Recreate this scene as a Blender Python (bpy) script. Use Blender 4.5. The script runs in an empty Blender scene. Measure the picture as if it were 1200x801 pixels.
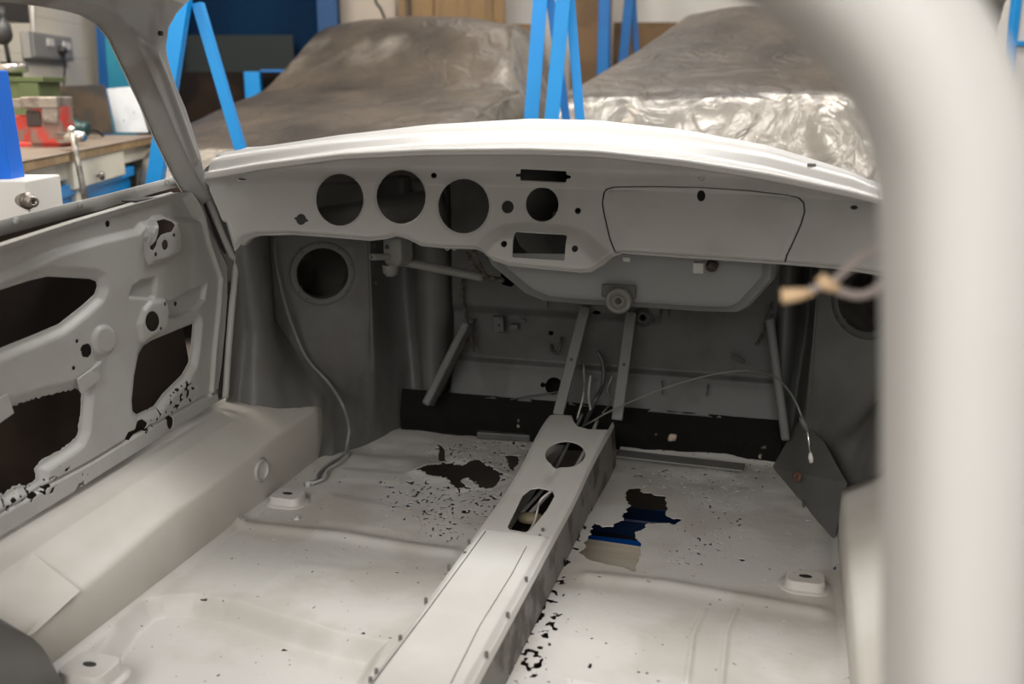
import bpy, bmesh, math, random
import numpy as np
from mathutils import Vector, Matrix

S = bpy.context.scene
COL = S.collection
rnd = random.Random(7)

# ---------------------------------------------------------------- camera
F_PX = 1167.0
PITCH, YAW = math.radians(14.3), math.radians(15.55)
CAM = np.array([0.0, 0.0, 0.92])
cy_, sy_, cp_, sp_ = math.cos(YAW), math.sin(YAW), math.cos(PITCH), math.sin(PITCH)
FWD = np.array([-sy_ * cp_, cy_ * cp_, -sp_])
RIGHT = np.array([cy_, sy_, 0.0])
UP = np.cross(RIGHT, FWD)
cam_d = bpy.data.cameras.new('camera')
cam_o = bpy.data.objects.new('camera', cam_d)
COL.objects.link(cam_o)
cam_d.sensor_width = 36.0
cam_d.lens = 36.0 * F_PX / 1200.0
cam_d.clip_start = 0.02
cam_d.clip_end = 60
cam_o.matrix_world = Matrix(((RIGHT[0], UP[0], -FWD[0], CAM[0]), (RIGHT[1], UP[1], -FWD[1], CAM[1]),
                             (RIGHT[2], UP[2], -FWD[2], CAM[2]), (0, 0, 0, 1)))
cam_d.dof.use_dof = True
cam_d.dof.focus_distance = 2.15
cam_d.dof.aperture_fstop = 2.8
S.camera = cam_o

# ---------------------------------------------------------------- light
S.view_settings.view_transform = 'Standard'
S.view_settings.look = 'None'
S.view_settings.exposure = 0.0
S.view_settings.gamma = 1.0
S.view_settings.use_curve_mapping = False
W = bpy.data.worlds.new('World')
S.world = W
W.use_nodes = True
W.node_tree.nodes['Background'].inputs[0].default_value = (1.0, 0.95, 0.88, 1)
W.node_tree.nodes['Background'].inputs[1].default_value = 0.18


def area(name, loc, aim, sx, sy, power, col=(1, 1, 1)):
    d = bpy.data.lights.new(name, 'AREA')
    d.shape = 'RECTANGLE'
    d.size, d.size_y = sx, sy
    d.energy = power
    d.color = col
    o = bpy.data.objects.new(name, d)
    COL.objects.link(o)
    o.location = loc
    o.rotation_euler = (Vector(aim) - Vector(loc)).to_track_quat('-Z', 'Y').to_euler()
    return o


area('daylight_from_roller_door', (-0.5, -2.6, 2.9), (-0.4, 1.2, 0.3), 3.4, 1.4, 168, (1.0, 0.975, 0.94))
area('low_rear_fill', (-0.3, -4.2, 2.45), (-0.5, 2.0, 0.7), 3.2, 1.0, 60, (1.0, 0.975, 0.95))  # unseen fill light added to brighten the dash face
area('rear_left_fill', (-2.6, -1.8, 1.9), (0.05, 0.5, 0.9), 1.4, 1.4, 26, (1.0, 0.97, 0.94))  # unseen fill light added to brighten the rear-window jamb
area('ceiling_light_front', (-0.6, 3.3, 3.3), (-0.6, 3.1, 0), 2.6, 0.6, 112, (1.0, 0.98, 0.95))
area('ceiling_light_right', (2.6, 0.9, 3.0), (-0.6, 1.5, 0.2), 0.8, 2.6, 12, (1.0, 0.96, 0.92))
area('ceiling_light_left', (-3.2, 3.4, 3.3), (-4.1, 4.6, 0.8), 0.6, 3.2, 150, (1.0, 0.95, 0.88))
area('ceiling_light_back', (-1.2, 6.0, 3.3), (-1.5, 5.6, 0), 3.0, 0.6, 32, (1.0, 0.93, 0.85))

# ---------------------------------------------------------------- measuring helpers


def ray(px, py):
    return FWD + RIGHT * (px - 600) / F_PX - UP * (py - 400.5) / F_PX


def on(axis, val, px, py):
    d = ray(px, py)
    return CAM + d * ((val - CAM[axis]) / d[axis])


def at_x(px, py, x): return on(0, x, px, py)
def at_y(px, py, y): return on(1, y, px, py)
def at_z(px, py, z): return on(2, z, px, py)


def ell(cx, cy, rx, ry, n=28, a0=0):
    return [(cx + rx * math.cos(a0 + 2 * math.pi * i / n), cy + ry * math.sin(a0 + 2 * math.pi * i / n)) for i in range(n)]


def sstep(a, b, x):
    t = np.clip((x - a) / (b - a), 0, 1)
    return t * t * (3 - 2 * t)


def sdpoly(P, X, Y):
    """signed distance, positive inside"""
    P = np.asarray(P, float)
    d = np.full(X.shape, 1e9)
    ins = np.zeros(X.shape, bool)
    n = len(P)
    for i in range(n):
        ax, ay = P[i]
        bx, by = P[(i + 1) % n]
        ex, ey = bx - ax, by - ay
        L = ex * ex + ey * ey + 1e-18
        t = np.clip(((X - ax) * ex + (Y - ay) * ey) / L, 0, 1)
        d = np.minimum(d, np.hypot(X - ax - t * ex, Y - ay - t * ey))
        c = ((ay > Y) != (by > Y))
        xi = ax + (Y - ay) / (ey if abs(ey) > 1e-12 else 1e-12) * ex
        ins ^= c & (X < xi)
    return np.where(ins, d, -d)


def sdline(P, X, Y):
    d = np.full(X.shape, 1e9)
    for (ax, ay), (bx, by) in zip(P[:-1], P[1:]):
        ex, ey = bx - ax, by - ay
        t = np.clip(((X - ax) * ex + (Y - ay) * ey) / (ex * ex + ey * ey + 1e-18), 0, 1)
        d = np.minimum(d, np.hypot(X - ax - t * ex, Y - ay - t * ey))
    return d


def _h(ix, iy, s):
    v = np.sin(ix * 127.1 + iy * 311.7 + s * 74.7) * 43758.5453
    return v - np.floor(v)


def vnoise(X, Y, s=0):
    ix, iy = np.floor(X), np.floor(Y)
    fx, fy = X - ix, Y - iy
    fx = fx * fx * (3 - 2 * fx)
    fy = fy * fy * (3 - 2 * fy)
    return ((_h(ix, iy, s) * (1 - fx) + _h(ix + 1, iy, s) * fx) * (1 - fy)
            + (_h(ix, iy + 1, s) * (1 - fx) + _h(ix + 1, iy + 1, s) * fx) * fy)


def fbm(X, Y, s=0, o=4):
    r = np.zeros(X.shape)
    a = .5
    for k in range(o):
        r += a * vnoise(X * 2 ** k, Y * 2 ** k, s + k)
        a *= .5
    return r / (1 - .5 ** o)


# ---------------------------------------------------------------- mesh helpers


def tag(o, label, cat, group=None, kind=None):
    o['label'] = label
    o['category'] = cat
    if group:
        o['group'] = group
    if kind:
        o['kind'] = kind
    return o


def empty(name, loc=(0, 0, 0)):
    o = bpy.data.objects.new(name, None)
    o.empty_display_size = 0.1
    COL.objects.link(o)
    o.location = loc
    return o


def link(name, me, mat, parent=None, smooth=True):
    o = bpy.data.objects.new(name, me)
    COL.objects.link(o)
    if mat:
        me.materials.append(mat)
    if smooth:
        me.polygons.foreach_set('use_smooth', [True] * len(me.polygons))
    if parent:
        o.parent = parent
        o.matrix_parent_inverse = Matrix.Translation(-Vector(world_loc(parent)))
    return o


def world_loc(p):
    v = Vector((0, 0, 0))
    if p.type == 'EMPTY':
        v = Vector(p.location)
    return v


def raw(name, verts, faces, mat, parent=None, smooth=True, thick=0, bev=0, sub=0, off=0):
    me = bpy.data.meshes.new(name)
    me.from_pydata([tuple(map(float, v)) for v in verts], [], faces)
    me.update()
    o = link(name, me, mat, parent, smooth)
    mods(o, thick, bev, sub, off)
    return o


def mods(o, thick=0, bev=0, sub=0, off=0, seg=2):
    if sub:
        m = o.modifiers.new('sub', 'SUBSURF')
        m.levels = m.render_levels = sub
    if thick:
        m = o.modifiers.new('thick', 'SOLIDIFY')
        m.thickness = thick
        m.offset = off
    if bev:
        m = o.modifiers.new('bev', 'BEVEL')
        m.width = bev
        m.segments = seg
        m.limit_method = 'ANGLE'
        m.angle_limit = math.radians(35)


def sheet(name, pos, u0, u1, nu, v0, v1, nv, keep, mat, parent=None, thick=.0015, off=0, smooth=True):
    """grid mesh over (u,v); cells clipped where keep(U,V,P) < 0"""
    u = np.linspace(u0, u1, nu)
    v = np.linspace(v0, v1, nv)
    U, V = np.meshgrid(u, v)
    P = np.stack(pos(U, V), -1)
    Fv = keep(U, V, P) if keep else np.ones(U.shape)
    Ff = Fv.ravel()
    Pf = P.reshape(-1, 3)
    verts = list(map(tuple, Pf))
    idx = np.arange(nu * nv).reshape(nv, nu)
    q = np.stack([idx[:-1, :-1], idx[:-1, 1:], idx[1:, 1:], idx[1:, :-1]], -1).reshape(-1, 4)
    pos_ = Ff[q] > 0
    cnt = pos_.sum(1)
    faces = q[cnt == 4].tolist()
    cache = {}

    def cut(a, b):
        k = (a, b) if a < b else (b, a)
        if k not in cache:
            fa, fb = Ff[k[0]], Ff[k[1]]
            t = fa / (fa - fb)
            t = min(max(t, .02), .98)
            verts.append(tuple(Pf[k[0]] * (1 - t) + Pf[k[1]] * t))
            cache[k] = len(verts) - 1
        return cache[k]
    for c in q[(cnt > 0) & (cnt < 4)].tolist():
        f = []
        for i in range(4):
            a, b = c[i], c[(i + 1) % 4]
            ia, ib = Ff[a] > 0, Ff[b] > 0
            if ia:
                f.append(a)
            if ia != ib:
                f.append(cut(a, b))
        if len(f) >= 3:
            faces.append(f)
    used = np.zeros(len(verts), bool)
    for f in faces:
        for i in f:
            used[i] = True
    remap = np.cumsum(used) - 1
    verts = [verts[i] for i in np.nonzero(used)[0]]
    faces = [[int(remap[i]) for i in f] for f in faces]
    me = bpy.data.meshes.new(name)
    me.from_pydata(verts, [], faces)
    me.update()
    o = link(name, me, mat, parent, smooth)
    if thick:
        mods(o, thick=thick, off=off)
    return o


class MB:
    def __init__(s):
        s.v, s.f = [], []

    def add(s, v, f):
        n = len(s.v)
        s.v += [tuple(map(float, a)) for a in v]
        s.f += [[i + n for i in q] for q in f]
        return s

    def box(s, c, d, rz=0, M=None):
        v = []
        for x in (-.5, .5):
            for y in (-.5, .5):
                for z in (-.5, .5):
                    p = Vector((x * d[0], y * d[1], z * d[2]))
                    if M is not None:
                        p = M @ p
                    elif rz:
                        p = Matrix.Rotation(rz, 3, 'Z') @ p
                    v.append(p + Vector(c))
        return s.add(v, [(0, 1, 3, 2), (4, 6, 7, 5), (0, 4, 5, 1), (2, 3, 7, 6), (0, 2, 6, 4), (1, 5, 7, 3)])

    def bar(s, a, b, w, t, side=None):
        """rectangular bar between two points, width w along 'side', thickness t"""
        a, b = Vector(a), Vector(b)
        d = (b - a).normalized()
        sd = Vector(side) if side is not None else Vector((1, 0, 0))
        sd = (sd - d * sd.dot(d)).normalized()
        n = d.cross(sd)
        v = [p + sd * w / 2 * i + n * t / 2 * j for p in (a, b) for i, j in ((-1, -1), (1, -1), (1, 1), (-1, 1))]
        return s.add(v, [(0, 3, 2, 1), (4, 5, 6, 7), (0, 1, 5, 4), (1, 2, 6, 5), (2, 3, 7, 6), (3, 0, 4, 7)])

    def tube(s, pts, r, n=12, cap=True):
        pts = [Vector(p) for p in pts]
        m = len(pts)
        rr = r if isinstance(r, (list, tuple)) else [r] * m
        T = [(pts[min(i + 1, m - 1)] - pts[max(i - 1, 0)]).normalized() for i in range(m)]
        N = T[0].orthogonal().normalized()
        v = []
        for i in range(m):
            N = (N - T[i] * N.dot(T[i])).normalized()
            B = T[i].cross(N)
            for k in range(n):
                a = 2 * math.pi * k / n
                v.append(pts[i] + (N * math.cos(a) + B * math.sin(a)) * rr[i])
        f = [(i * n + k, i * n + (k + 1) % n, (i + 1) * n + (k + 1) % n, (i + 1) * n + k) for i in range(m - 1) for k in range(n)]
        if cap:
            f += [list(range(n))[::-1], list(range((m - 1) * n, m * n))]
        return s.add(v, f)

    def lathe(s, c, ax, prof, n=24):
        """prof = [(r, h)] about axis ax from c"""
        ax = Vector(ax).normalized()
        N = ax.orthogonal().normalized()
        B = ax.cross(N)
        v = []
        for r, h in prof:
            for k in range(n):
                a = 2 * math.pi * k / n
                v.append(Vector(c) + ax * h + (N * math.cos(a) + B * math.sin(a)) * max(r, 1e-5))
        f = [(i * n + k, i * n + (k + 1) % n, (i + 1) * n + (k + 1) % n, (i + 1) * n + k) for i in range(len(prof) - 1) for k in range(n)]
        return s.add(v, f)

    def prism(s, poly, d):
        """closed 3-D polygon extruded by vector d"""
        n = len(poly)
        d = Vector(d)
        v = [Vector(p) for p in poly] + [Vector(p) + d for p in poly]
        f = [list(range(n))[::-1], list(range(n, 2 * n))] + [(i, (i + 1) % n, (i + 1) % n + n, i + n) for i in range(n)]
        return s.add(v, f)

    def build(s, name, mat, parent=None, smooth=False, bev=0, sub=0, seg=2, thick=0):
        me = bpy.data.meshes.new(name)
        me.from_pydata(s.v, [], s.f)
        bm = bmesh.new()
        bm.from_mesh(me)
        if len(bm.faces) < 20000:
            bmesh.ops.recalc_face_normals(bm, faces=bm.faces)
        bm.to_mesh(me)
        bm.free()
        o = link(name, me, mat, parent, smooth)
        mods(o, thick=thick, bev=bev, sub=sub, seg=seg)
        return o


def spline(pts, n=8):
    P = [np.array(p, float) for p in pts]
    P = [2 * P[0] - P[1]] + P + [2 * P[-1] - P[-2]]
    out = []
    for i in range(1, len(P) - 2):
        for k in range(n):
            t = k / n
            a, b, c, d = P[i - 1], P[i], P[i + 1], P[i + 2]
            out.append(.5 * ((2 * b) + (-a + c) * t + (2 * a - 5 * b + 4 * c - d) * t * t + (-a + 3 * b - 3 * c + d) * t ** 3))
    out.append(P[-2])
    return out


# ---------------------------------------------------------------- materials


def mat(name, col, rough=.5, metal=0, spec=.5, n_amt=0, n_col=None, n_scale=8, bump=0, bump_scale=40, detail=4,
        coat=0, thr=(.45, .6), stretch=None, speck=None):
    m = bpy.data.materials.new(name)
    m.use_nodes = True
    nt = m.node_tree
    b = nt.nodes['Principled BSDF']
    b.inputs['Base Color'].default_value = (*col, 1)
    b.inputs['Roughness'].default_value = rough
    b.inputs['Metallic'].default_value = metal
    b.inputs['Specular IOR Level'].default_value = spec
    b.inputs['Coat Weight'].default_value = coat
    tc = nt.nodes.new('ShaderNodeTexCoord')
    src = tc.outputs['Object']
    if stretch:
        mp = nt.nodes.new('ShaderNodeMapping')
        mp.inputs['Scale'].default_value = stretch
        nt.links.new(src, mp.inputs[0])
        src = mp.outputs[0]
    last = None
    if n_col is not None:
        nz = nt.nodes.new('ShaderNodeTexNoise')
        nz.inputs['Scale'].default_value = n_scale
        nz.inputs['Detail'].default_value = detail
        nt.links.new(src, nz.inputs['Vector'])
        mr = nt.nodes.new('ShaderNodeMapRange')
        mr.interpolation_type = 'SMOOTHSTEP'
        mr.inputs['From Min'].default_value = thr[0]
        mr.inputs['From Max'].default_value = thr[1]
        mr.inputs['To Max'].default_value = n_amt
        nt.links.new(nz.outputs[0], mr.inputs[0])
        mx = nt.nodes.new('ShaderNodeMix')
        mx.data_type = 'RGBA'
        mx.inputs[6].default_value = (*col, 1)
        mx.inputs[7].default_value = (*n_col, 1)
        nt.links.new(mr.outputs[0], mx.inputs[0])
        nt.links.new(mx.outputs[2], b.inputs['Base Color'])
        last = mx
    if speck:
        scol, ssc, st, samt = speck
        nz = nt.nodes.new('ShaderNodeTexNoise')
        nz.inputs['Scale'].default_value = ssc
        nz.inputs['Detail'].default_value = 3
        nt.links.new(src, nz.inputs['Vector'])
        mr = nt.nodes.new('ShaderNodeMapRange')
        mr.interpolation_type = 'SMOOTHSTEP'
        mr.inputs['From Min'].default_value = st
        mr.inputs['From Max'].default_value = st + .03
        mr.inputs['To Max'].default_value = samt
        nt.links.new(nz.outputs[0], mr.inputs[0])
        mx = nt.nodes.new('ShaderNodeMix')
        mx.data_type = 'RGBA'
        if last:
            nt.links.new(last.outputs[2], mx.inputs[6])
        else:
            mx.inputs[6].default_value = (*col, 1)
        mx.inputs[7].default_value = (*scol, 1)
        nt.links.new(mr.outputs[0], mx.inputs[0])
        nt.links.new(mx.outputs[2], b.inputs['Base Color'])
    if bump:
        nz = nt.nodes.new('ShaderNodeTexNoise')
        nz.inputs['Scale'].default_value = bump_scale
        nz.inputs['Detail'].default_value = 6
        nt.links.new(src, nz.inputs['Vector'])
        bp = nt.nodes.new('ShaderNodeBump')
        bp.inputs['Strength'].default_value = bump
        bp.inputs['Distance'].default_value = .01
        nt.links.new(nz.outputs[0], bp.inputs['Height'])
        nt.links.new(bp.outputs[0], b.inputs['Normal'])
    return m


PRIMER = mat('grey_primer', (.44, .44, .425), .42, n_col=(.38, .375, .355), n_amt=.6, n_scale=5, bump=.06, bump_scale=60)
FLOORP = mat('floor_primer', (.53, .515, .49), .5, n_col=(.39, .36, .315), n_amt=.55, n_scale=4.5, bump=.12, bump_scale=30,
             speck=((.10, .085, .07), 70, .70, .8))
SILLP = mat('sill_primer', (.56, .54, .50), .5, n_col=(.48, .45, .40), n_amt=.5, n_scale=4, bump=.05, bump_scale=30)
INNERP = mat('shaded_footwell_primer', (.085, .087, .084), .5, n_col=(.055, .052, .047), n_amt=.7, n_scale=6, bump=.12, bump_scale=25)  # footwell shade, with some dirt, put into the primer colour
WHITEP = mat('scuttle_paint', (.66, .655, .64), .35, bump=.02, bump_scale=40)
MIDP = mat('shaded_mid_primer', (.17, .17, .163), .5, n_col=(.15, .145, .13), n_amt=.6, n_scale=9, bump=.08)  # mid-grey primer copy, shade put into its colour for darker-standing parts
INNERL = mat('half_shaded_footwell_primer', (.125, .127, .122), .5, n_col=(.105, .10, .092), n_amt=.7, n_scale=6, bump=.12, bump_scale=25)  # less shaded copy of the footwell primer, for its side panels
BARE = mat('bare_black_steel', (.007, .0065, .006), .8, spec=.15, speck=((.50, .40, .31), 11, .645, 1.0), bump=.5, bump_scale=50)
RUSTIN = mat('unpainted_inner_skin', (.035, .025, .02), .7, n_col=(.07, .045, .03), n_amt=.8, n_scale=4)
RUST = mat('rust_brown', (.06, .042, .03), .85, n_col=(.12, .11, .10), n_amt=.8, n_scale=60, bump=1, bump_scale=80)
DARKP = mat('dark_rubber', (.02, .02, .02), .5)
BLUE = mat('blue_enamel', (.0, .15, .46), .4, n_col=(.0, .12, .40), n_amt=.6, n_scale=6)
BLUEL = mat('light_blue_enamel', (.0, .26, .66), .4, n_col=(.0, .24, .66), n_amt=.5, n_scale=3)
STEEL = mat('worn_steel', (.42, .39, .35), .42, metal=.7, n_col=(.14, .12, .10), n_amt=.7, n_scale=25, bump=.3)
CHROME = mat('bright_steel', (.72, .70, .66), .25, metal=1)

# ================================================================ WORKSHOP
GZ = -0.22
floor_m = mat('workshop_concrete', (.15, .12, .10), .7, n_col=(.09, .07, .055), n_amt=.8, n_scale=1.6, bump=.2)
fl = MB().box((-1.5, 2.2, GZ - .05), (10.5, 11.4, .1)).build('floor', floor_m)
fl['kind'] = 'structure'


def wallmat():
    m = mat('cream_block_wall', (.74, .68, .57), .7, n_col=(.50, .41, .28), n_amt=.5, n_scale=1.7, bump=.15, bump_scale=14, thr=(.5, .75))
    nt = m.node_tree
    b = nt.nodes['Principled BSDF']
    br = nt.nodes.new('ShaderNodeTexBrick')
    br.inputs['Scale'].default_value = 1
    br.inputs['Brick Width'].default_value = .44
    br.inputs['Row Height'].default_value = .22
    br.inputs['Mortar Size'].default_value = .006
    br.inputs['Mortar Smooth'].default_value = .6
    br.inputs['Color1'].default_value = (1, 1, 1, 1)
    br.inputs['Color2'].default_value = (1, 1, 1, 1)
    br.inputs['Mortar'].default_value = (0, 0, 0, 1)
    tc = nt.nodes.new('ShaderNodeTexCoord')
    sx = nt.nodes.new('ShaderNodeSeparateXYZ')
    cx = nt.nodes.new('ShaderNodeCombineXYZ')
    ad = nt.nodes.new('ShaderNodeMath')
    nt.links.new(tc.outputs['Object'], sx.inputs[0])
    nt.links.new(sx.outputs[0], ad.inputs[0])
    nt.links.new(sx.outputs[1], ad.inputs[1])
    nt.links.new(ad.outputs[0], cx.inputs[0])
    nt.links.new(sx.outputs[2], cx.inputs[1])
    nt.links.new(cx.outputs[0], br.inputs['Vector'])
    bp = nt.nodes.new('ShaderNodeBump')
    bp.inputs['Strength'].default_value = .6
    bp.inputs['Distance'].default_value = .006
    nt.links.new(br.outputs[0], bp.inputs['Height'])
    old = b.inputs['Normal'].links[0].from_node
    nt.links.new(old.outputs[0], bp.inputs['Normal'])
    nt.links.new(bp.outputs[0], b.inputs['Normal'])
    return m


WALLM = wallmat()
WALLW = mat('white_wall', (.72, .69, .66), .7, n_col=(.6, .57, .53), n_amt=.5, n_scale=1.5)
CEILM = mat('ceiling_paint', (.6, .58, .55), .8)
# the bench wall runs beside the bench: direction of the bench
BA = np.array(at_z(20, 190, .70))[:2]
BB = np.array(at_z(186, 158, .70))[:2]
BD = (BB - BA) / np.linalg.norm(BB - BA)          # along the bench
BN = np.array([-BD[1], BD[0]])                    # towards the wall (left)
if BN[0] > 0:
    BN = -BN
BR = math.atan2(BD[1], BD[0])


def bench(s, n, z=0):
    """bench coordinates: s along the front edge from BA, n towards the wall"""
    p = BA + BD * s + BN * n
    return (p[0], p[1], z)


wl = MB()
wc = bench(.45, .98, 1.55)
wl.box(wc, (7.6, .1, 3.6), rz=BR)
w = wl.build('wall_left', WALLM)
w['kind'] = 'structure'
w = MB().box((-1.5, 7.85, 1.55), (10.5, .1, 3.6)).build('wall_back', WALLW)
w['kind'] = 'structure'
w = MB().box((3.7, 2.2, 1.55), (.1, 11.4, 3.6)).build('wall_right', WALLW)
w['kind'] = 'structure'
w = MB().box((-1.5, 2.2, 3.42), (10.5, 11.4, .1)).build('ceiling', CEILM)
w['kind'] = 'structure'

# ================================================================ CAR SHELL
XM = -0.485
car = empty('car_shell', (XM, 2.0, 0))
tag(car, 'stripped car body shell in pale grey primer with rusted floor, seen from inside', 'car')

# ---- door ---------------------------------------------------------------
DX = -1.25


def dpx(L, x=DX):
    return [tuple(at_x(a, b, x)[[1, 2]]) for a, b in L]


door_out = dpx([(-250, 350), (0, 288), (80, 262), (160, 238), (205, 226), (222, 225), (232, 240), (242, 262), (256, 290), (266, 312),
                (266, 350), (263, 390), (259, 430), (255, 458), (256, 470), (200, 505), (130, 548), (60, 592), (0, 628), (-60, 664), (-300, 820)])
holes_d = [
    [(-120, 385), (-60, 362), (0, 342), (40, 329), (62, 324), (112, 327), (119, 330), (120, 336), (117, 345), (103, 358), (75, 380), (40, 395), (0, 411), (-120, 450)],
    [(-120, 540), (-60, 508), (0, 483), (50, 466), (97, 455), (102, 458), (102, 465), (98, 505), (94, 514), (84, 522), (52, 543), (47, 549), (49, 562), (38, 568), (24, 570), (10, 580), (4, 577), (-6, 586), (-120, 640)],
    [(231, 379), (229, 405), (226, 425), (218, 440), (196, 462), (186, 476), (166, 486), (161, 482), (160, 470), (163, 440), (168, 415), (174, 405), (183, 399)],
    [(718 / 4, 200 + 262 / 4), (735 / 4, 200 + 235 / 4), (770 / 4, 200 + 226 / 4), (792 / 4, 200 + 236 / 4), (795 / 4, 200 + 258 / 4), (780 / 4, 200 + 285 / 4), (755 / 4, 200 + 290 / 4),
     (730 / 4, 200 + 300 / 4), (712 / 4, 200 + 325 / 4), (708 / 4, 200 + 350 / 4), (696 / 4, 200 + 371 / 4), (685 / 4, 200 + 368 / 4), (684 / 4, 200 + 350 / 4), (704 / 4, 200 + 325 / 4), (715 / 4, 200 + 290 / 4)],
    ell(187, 286.4, 3.8, 6.2), ell(197.8, 275, 1.7, 2.4), ell(176.3, 297.5, 1.8, 2.6), ell(133.2, 262.4, 2.8, 4.2),
    ell(210.5, 356, 2, 3), ell(189.5, 355.7, 1.6, 2), ell(184.5, 384.4, 1.6, 2), ell(174.4, 376, 8.2, 12, a0=.3), ell(101.3, 411, 6.8, 8), ell(90, 399.5, 2.2, 2.6),
    ell(86, 431, 2.4, 2.6), ell(199.3, 494, 3.8, 8.5),
    [(160, 495), (170, 491), (173, 496), (170, 504), (160, 509), (152, 516), (146, 514), (150, 506), (158, 503)],
]
holes_dw = [dpx(h) for h in holes_d]
pad_latch = dpx([(170, 300), (169, 277), (176, 264), (184, 255), (195, 253), (203, 258), (208, 272), (210, 290), (206, 297), (190, 305), (174, 309)])
pad_lift = dpx(ell(121, 398, 13.5, 17))
pad_reg = dpx([(163, 398), (160, 380), (166, 362), (175, 352), (192, 350), (196, 362), (194, 385), (186, 392), (168, 402)])
rec1 = dpx([(150, 350), (154, 335), (165, 327), (183, 323), (185, 328), (183, 348), (178, 352)])
rec2 = dpx([(196, 372), (198, 352), (222, 338), (243, 330), (240, 352), (228, 366), (205, 374)])
rib_v = dpx([(163, 497), (150, 516), (158, 470), (158, 440), (163, 405)])
upper = dpx([(-250, 345), (0, 335), (70, 302), (120, 287), (165, 276), (172, 268), (205, 262), (237, 263), (236, 255), (222, 225), (205, 226), (160, 238), (80, 262), (0, 288), (-250, 330)])
bottom_l = dpx([(-260, 780), (0, 602), (30, 585), (60, 566), (112, 538), (150, 515), (245, 462), (256, 458)])
flange_f = dpx([(224, 225), (236, 250), (244, 285), (258, 325), (255, 370), (250, 410), (247, 462)])


def door_x(Y, Z):
    x = np.full(Y.shape, DX)
    x += -.014 * sstep(0, .016, sdpoly(upper, Y, Z))          # strip above the swage sits back
    x += .012 * sstep(-.004, .008, sdpoly(pad_latch, Y, Z))
    x += .007 * sstep(-.003, .007, sdpoly(pad_lift, Y, Z))
    x += .008 * sstep(-.003, .008, sdpoly(pad_reg, Y, Z))
    x += -.010 * sstep(0, .006, sdpoly(rec1, Y, Z)) - .011 * sstep(0, .006, sdpoly(rec2, Y, Z))
    for k in (0, 1, 2):
        s = -sdpoly(holes_dw[k], Y, Z)
        x += -.012 * (1 - sstep(.003, .022, s))               # dished rims of the big openings
    x += -.006 * (1 - sstep(0, .006, sdline(bottom_l, Y, Z))) 
    x += .008 * np.exp(-(sdline(flange_f, Y, Z) / .006) ** 2)
    x += .003 * (fbm(Y * 9, Z * 9, 3) - .5)
    return x


spots_d = [dpx([(200, 470), (222, 447), (228, 452), (205, 480)]), dpx([(165, 505), (190, 478), (198, 478), (180, 500)]), dpx([(46, 572), (75, 545), (78, 550), (52, 578)]),
           dpx([(-10, 592), (40, 572), (60, 575), (20, 590), (-20, 605)]), dpx([(92, 560), (100, 556), (98, 570), (90, 574)]), dpx([(180, 484), (215, 473), (225, 466), (195, 486)])]


def door_keep(U, V, P):
    f = sdpoly(door_out, U, V)
    rag = .004 * (fbm(U * 160, V * 160, 5, 3) - .5)
    for k, h in enumerate(holes_dw):
        s = -sdpoly(h, U, V)
        if k in (1, 12):
            s = s + rag * 2.0
        f = np.minimum(f, s)
    n = fbm(U * 150, V * 150, 9, 2)
    wgt = np.zeros(U.shape)
    for p in spots_d:
        wgt = np.maximum(wgt, sstep(-.012, .008, sdpoly(p, U, V)))
    f = np.minimum(f, (.74 - .16 * wgt - n * (wgt > .05)) * .02 + (wgt <= .05) * .1)
    return f


door = sheet('door', lambda U, V: (door_x(U, V), U, V), .86, 2.06, 600, .12, .76, 320, door_keep, PRIMER, car, thick=.0016)
# channel on top of the door: ledge, slot, outer lip, quarter-light pocket
lip = MB()
top_pts = [(-250, 326), (0, 258), (60, 243), (120, 229), (170, 216), (205, 207), (222, 205)]
low_pts = [(-250, 345), (0, 276), (60, 260), (120, 245), (170, 229), (205, 219), (222, 216)]
n = len(top_pts)
vs = [at_x(a, b, -1.325) for a, b in low_pts] + [at_x(a, b, -1.32) for a, b in top_pts]
lip.add(vs, [(i + r * n, i + 1 + r * n, i + 1 + (r + 1) * n, i + (r + 1) * n) for r in range(1) for i in range(n - 1)])
lip.build('window_channel_lip', PRIMER, door, smooth=True, thick=.003)
led = MB()
ia = [at_x(a, b, DX - .013) for a, b in [(130, 248), (160, 238), (205, 226), (222, 225)]]
ib = [v + np.array([-.065, .035, -.012]) for v in ia]
led.add(ia + ib, [(i, i + 1, i + 5, i + 4) for i in range(3)])
led.build('window_channel_ledge', PRIMER, door, thick=.002)
led = MB()
ia = [at_x(a, b, DX - .014) for a, b in [(-250, 352), (0, 289), (80, 263), (160, 239), (205, 227)]]
ib = [v + np.array([-.016, .01, .002]) for v in ia]
led.add(ia + ib, [(i, i + 1, i + 6, i + 5) for i in range(4)])
led.build('window_channel_flange', PRIMER, door, thick=.002)
pk = MB()
c = at_x(165, 236, -1.285)
pk.box(c + np.array([0, 0, .004]), (.035, .075, .004))
pk.build('window_stop_slot', DARKP, door)
for px, py in ((19, 259), (94, 239), (196, 212)):
    c = at_x(px, py, -1.318)
    MB().lathe(c, (1, 0, 0), [(0, .005), (.004, .0045), (.0065, .002), (.007, -.002)], 14).build('screw_boss', PRIMER, door, smooth=True)
b1 = MB()
c = at_x(104, 444, DX + .006)
b1.box(c, (.006, .055, .03), M=Matrix.Rotation(math.radians(12), 3, 'X'))
b1.box(at_x(112, 430, DX + .004), (.01, .03, .006), M=Matrix.Rotation(math.radians(25), 3, 'X'))
b1.build('trim_clip_bracket', PRIMER, door, bev=.001)
b1 = MB()
b1.box(at_x(3, 478, DX + .004), (.006, .035, .038), M=Matrix.Rotation(math.radians(12), 3, 'X'))
b1.build('trim_clip_bracket', PRIMER, door, bev=.001)
b1 = MB()
b1.bar(at_x(173.5, 285, DX + .013), at_x(178, 272, DX + .013), .003, .006, side=(1, 0, 0))
b1.build('latch_tongue', PRIMER, door, bev=.001)
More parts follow.
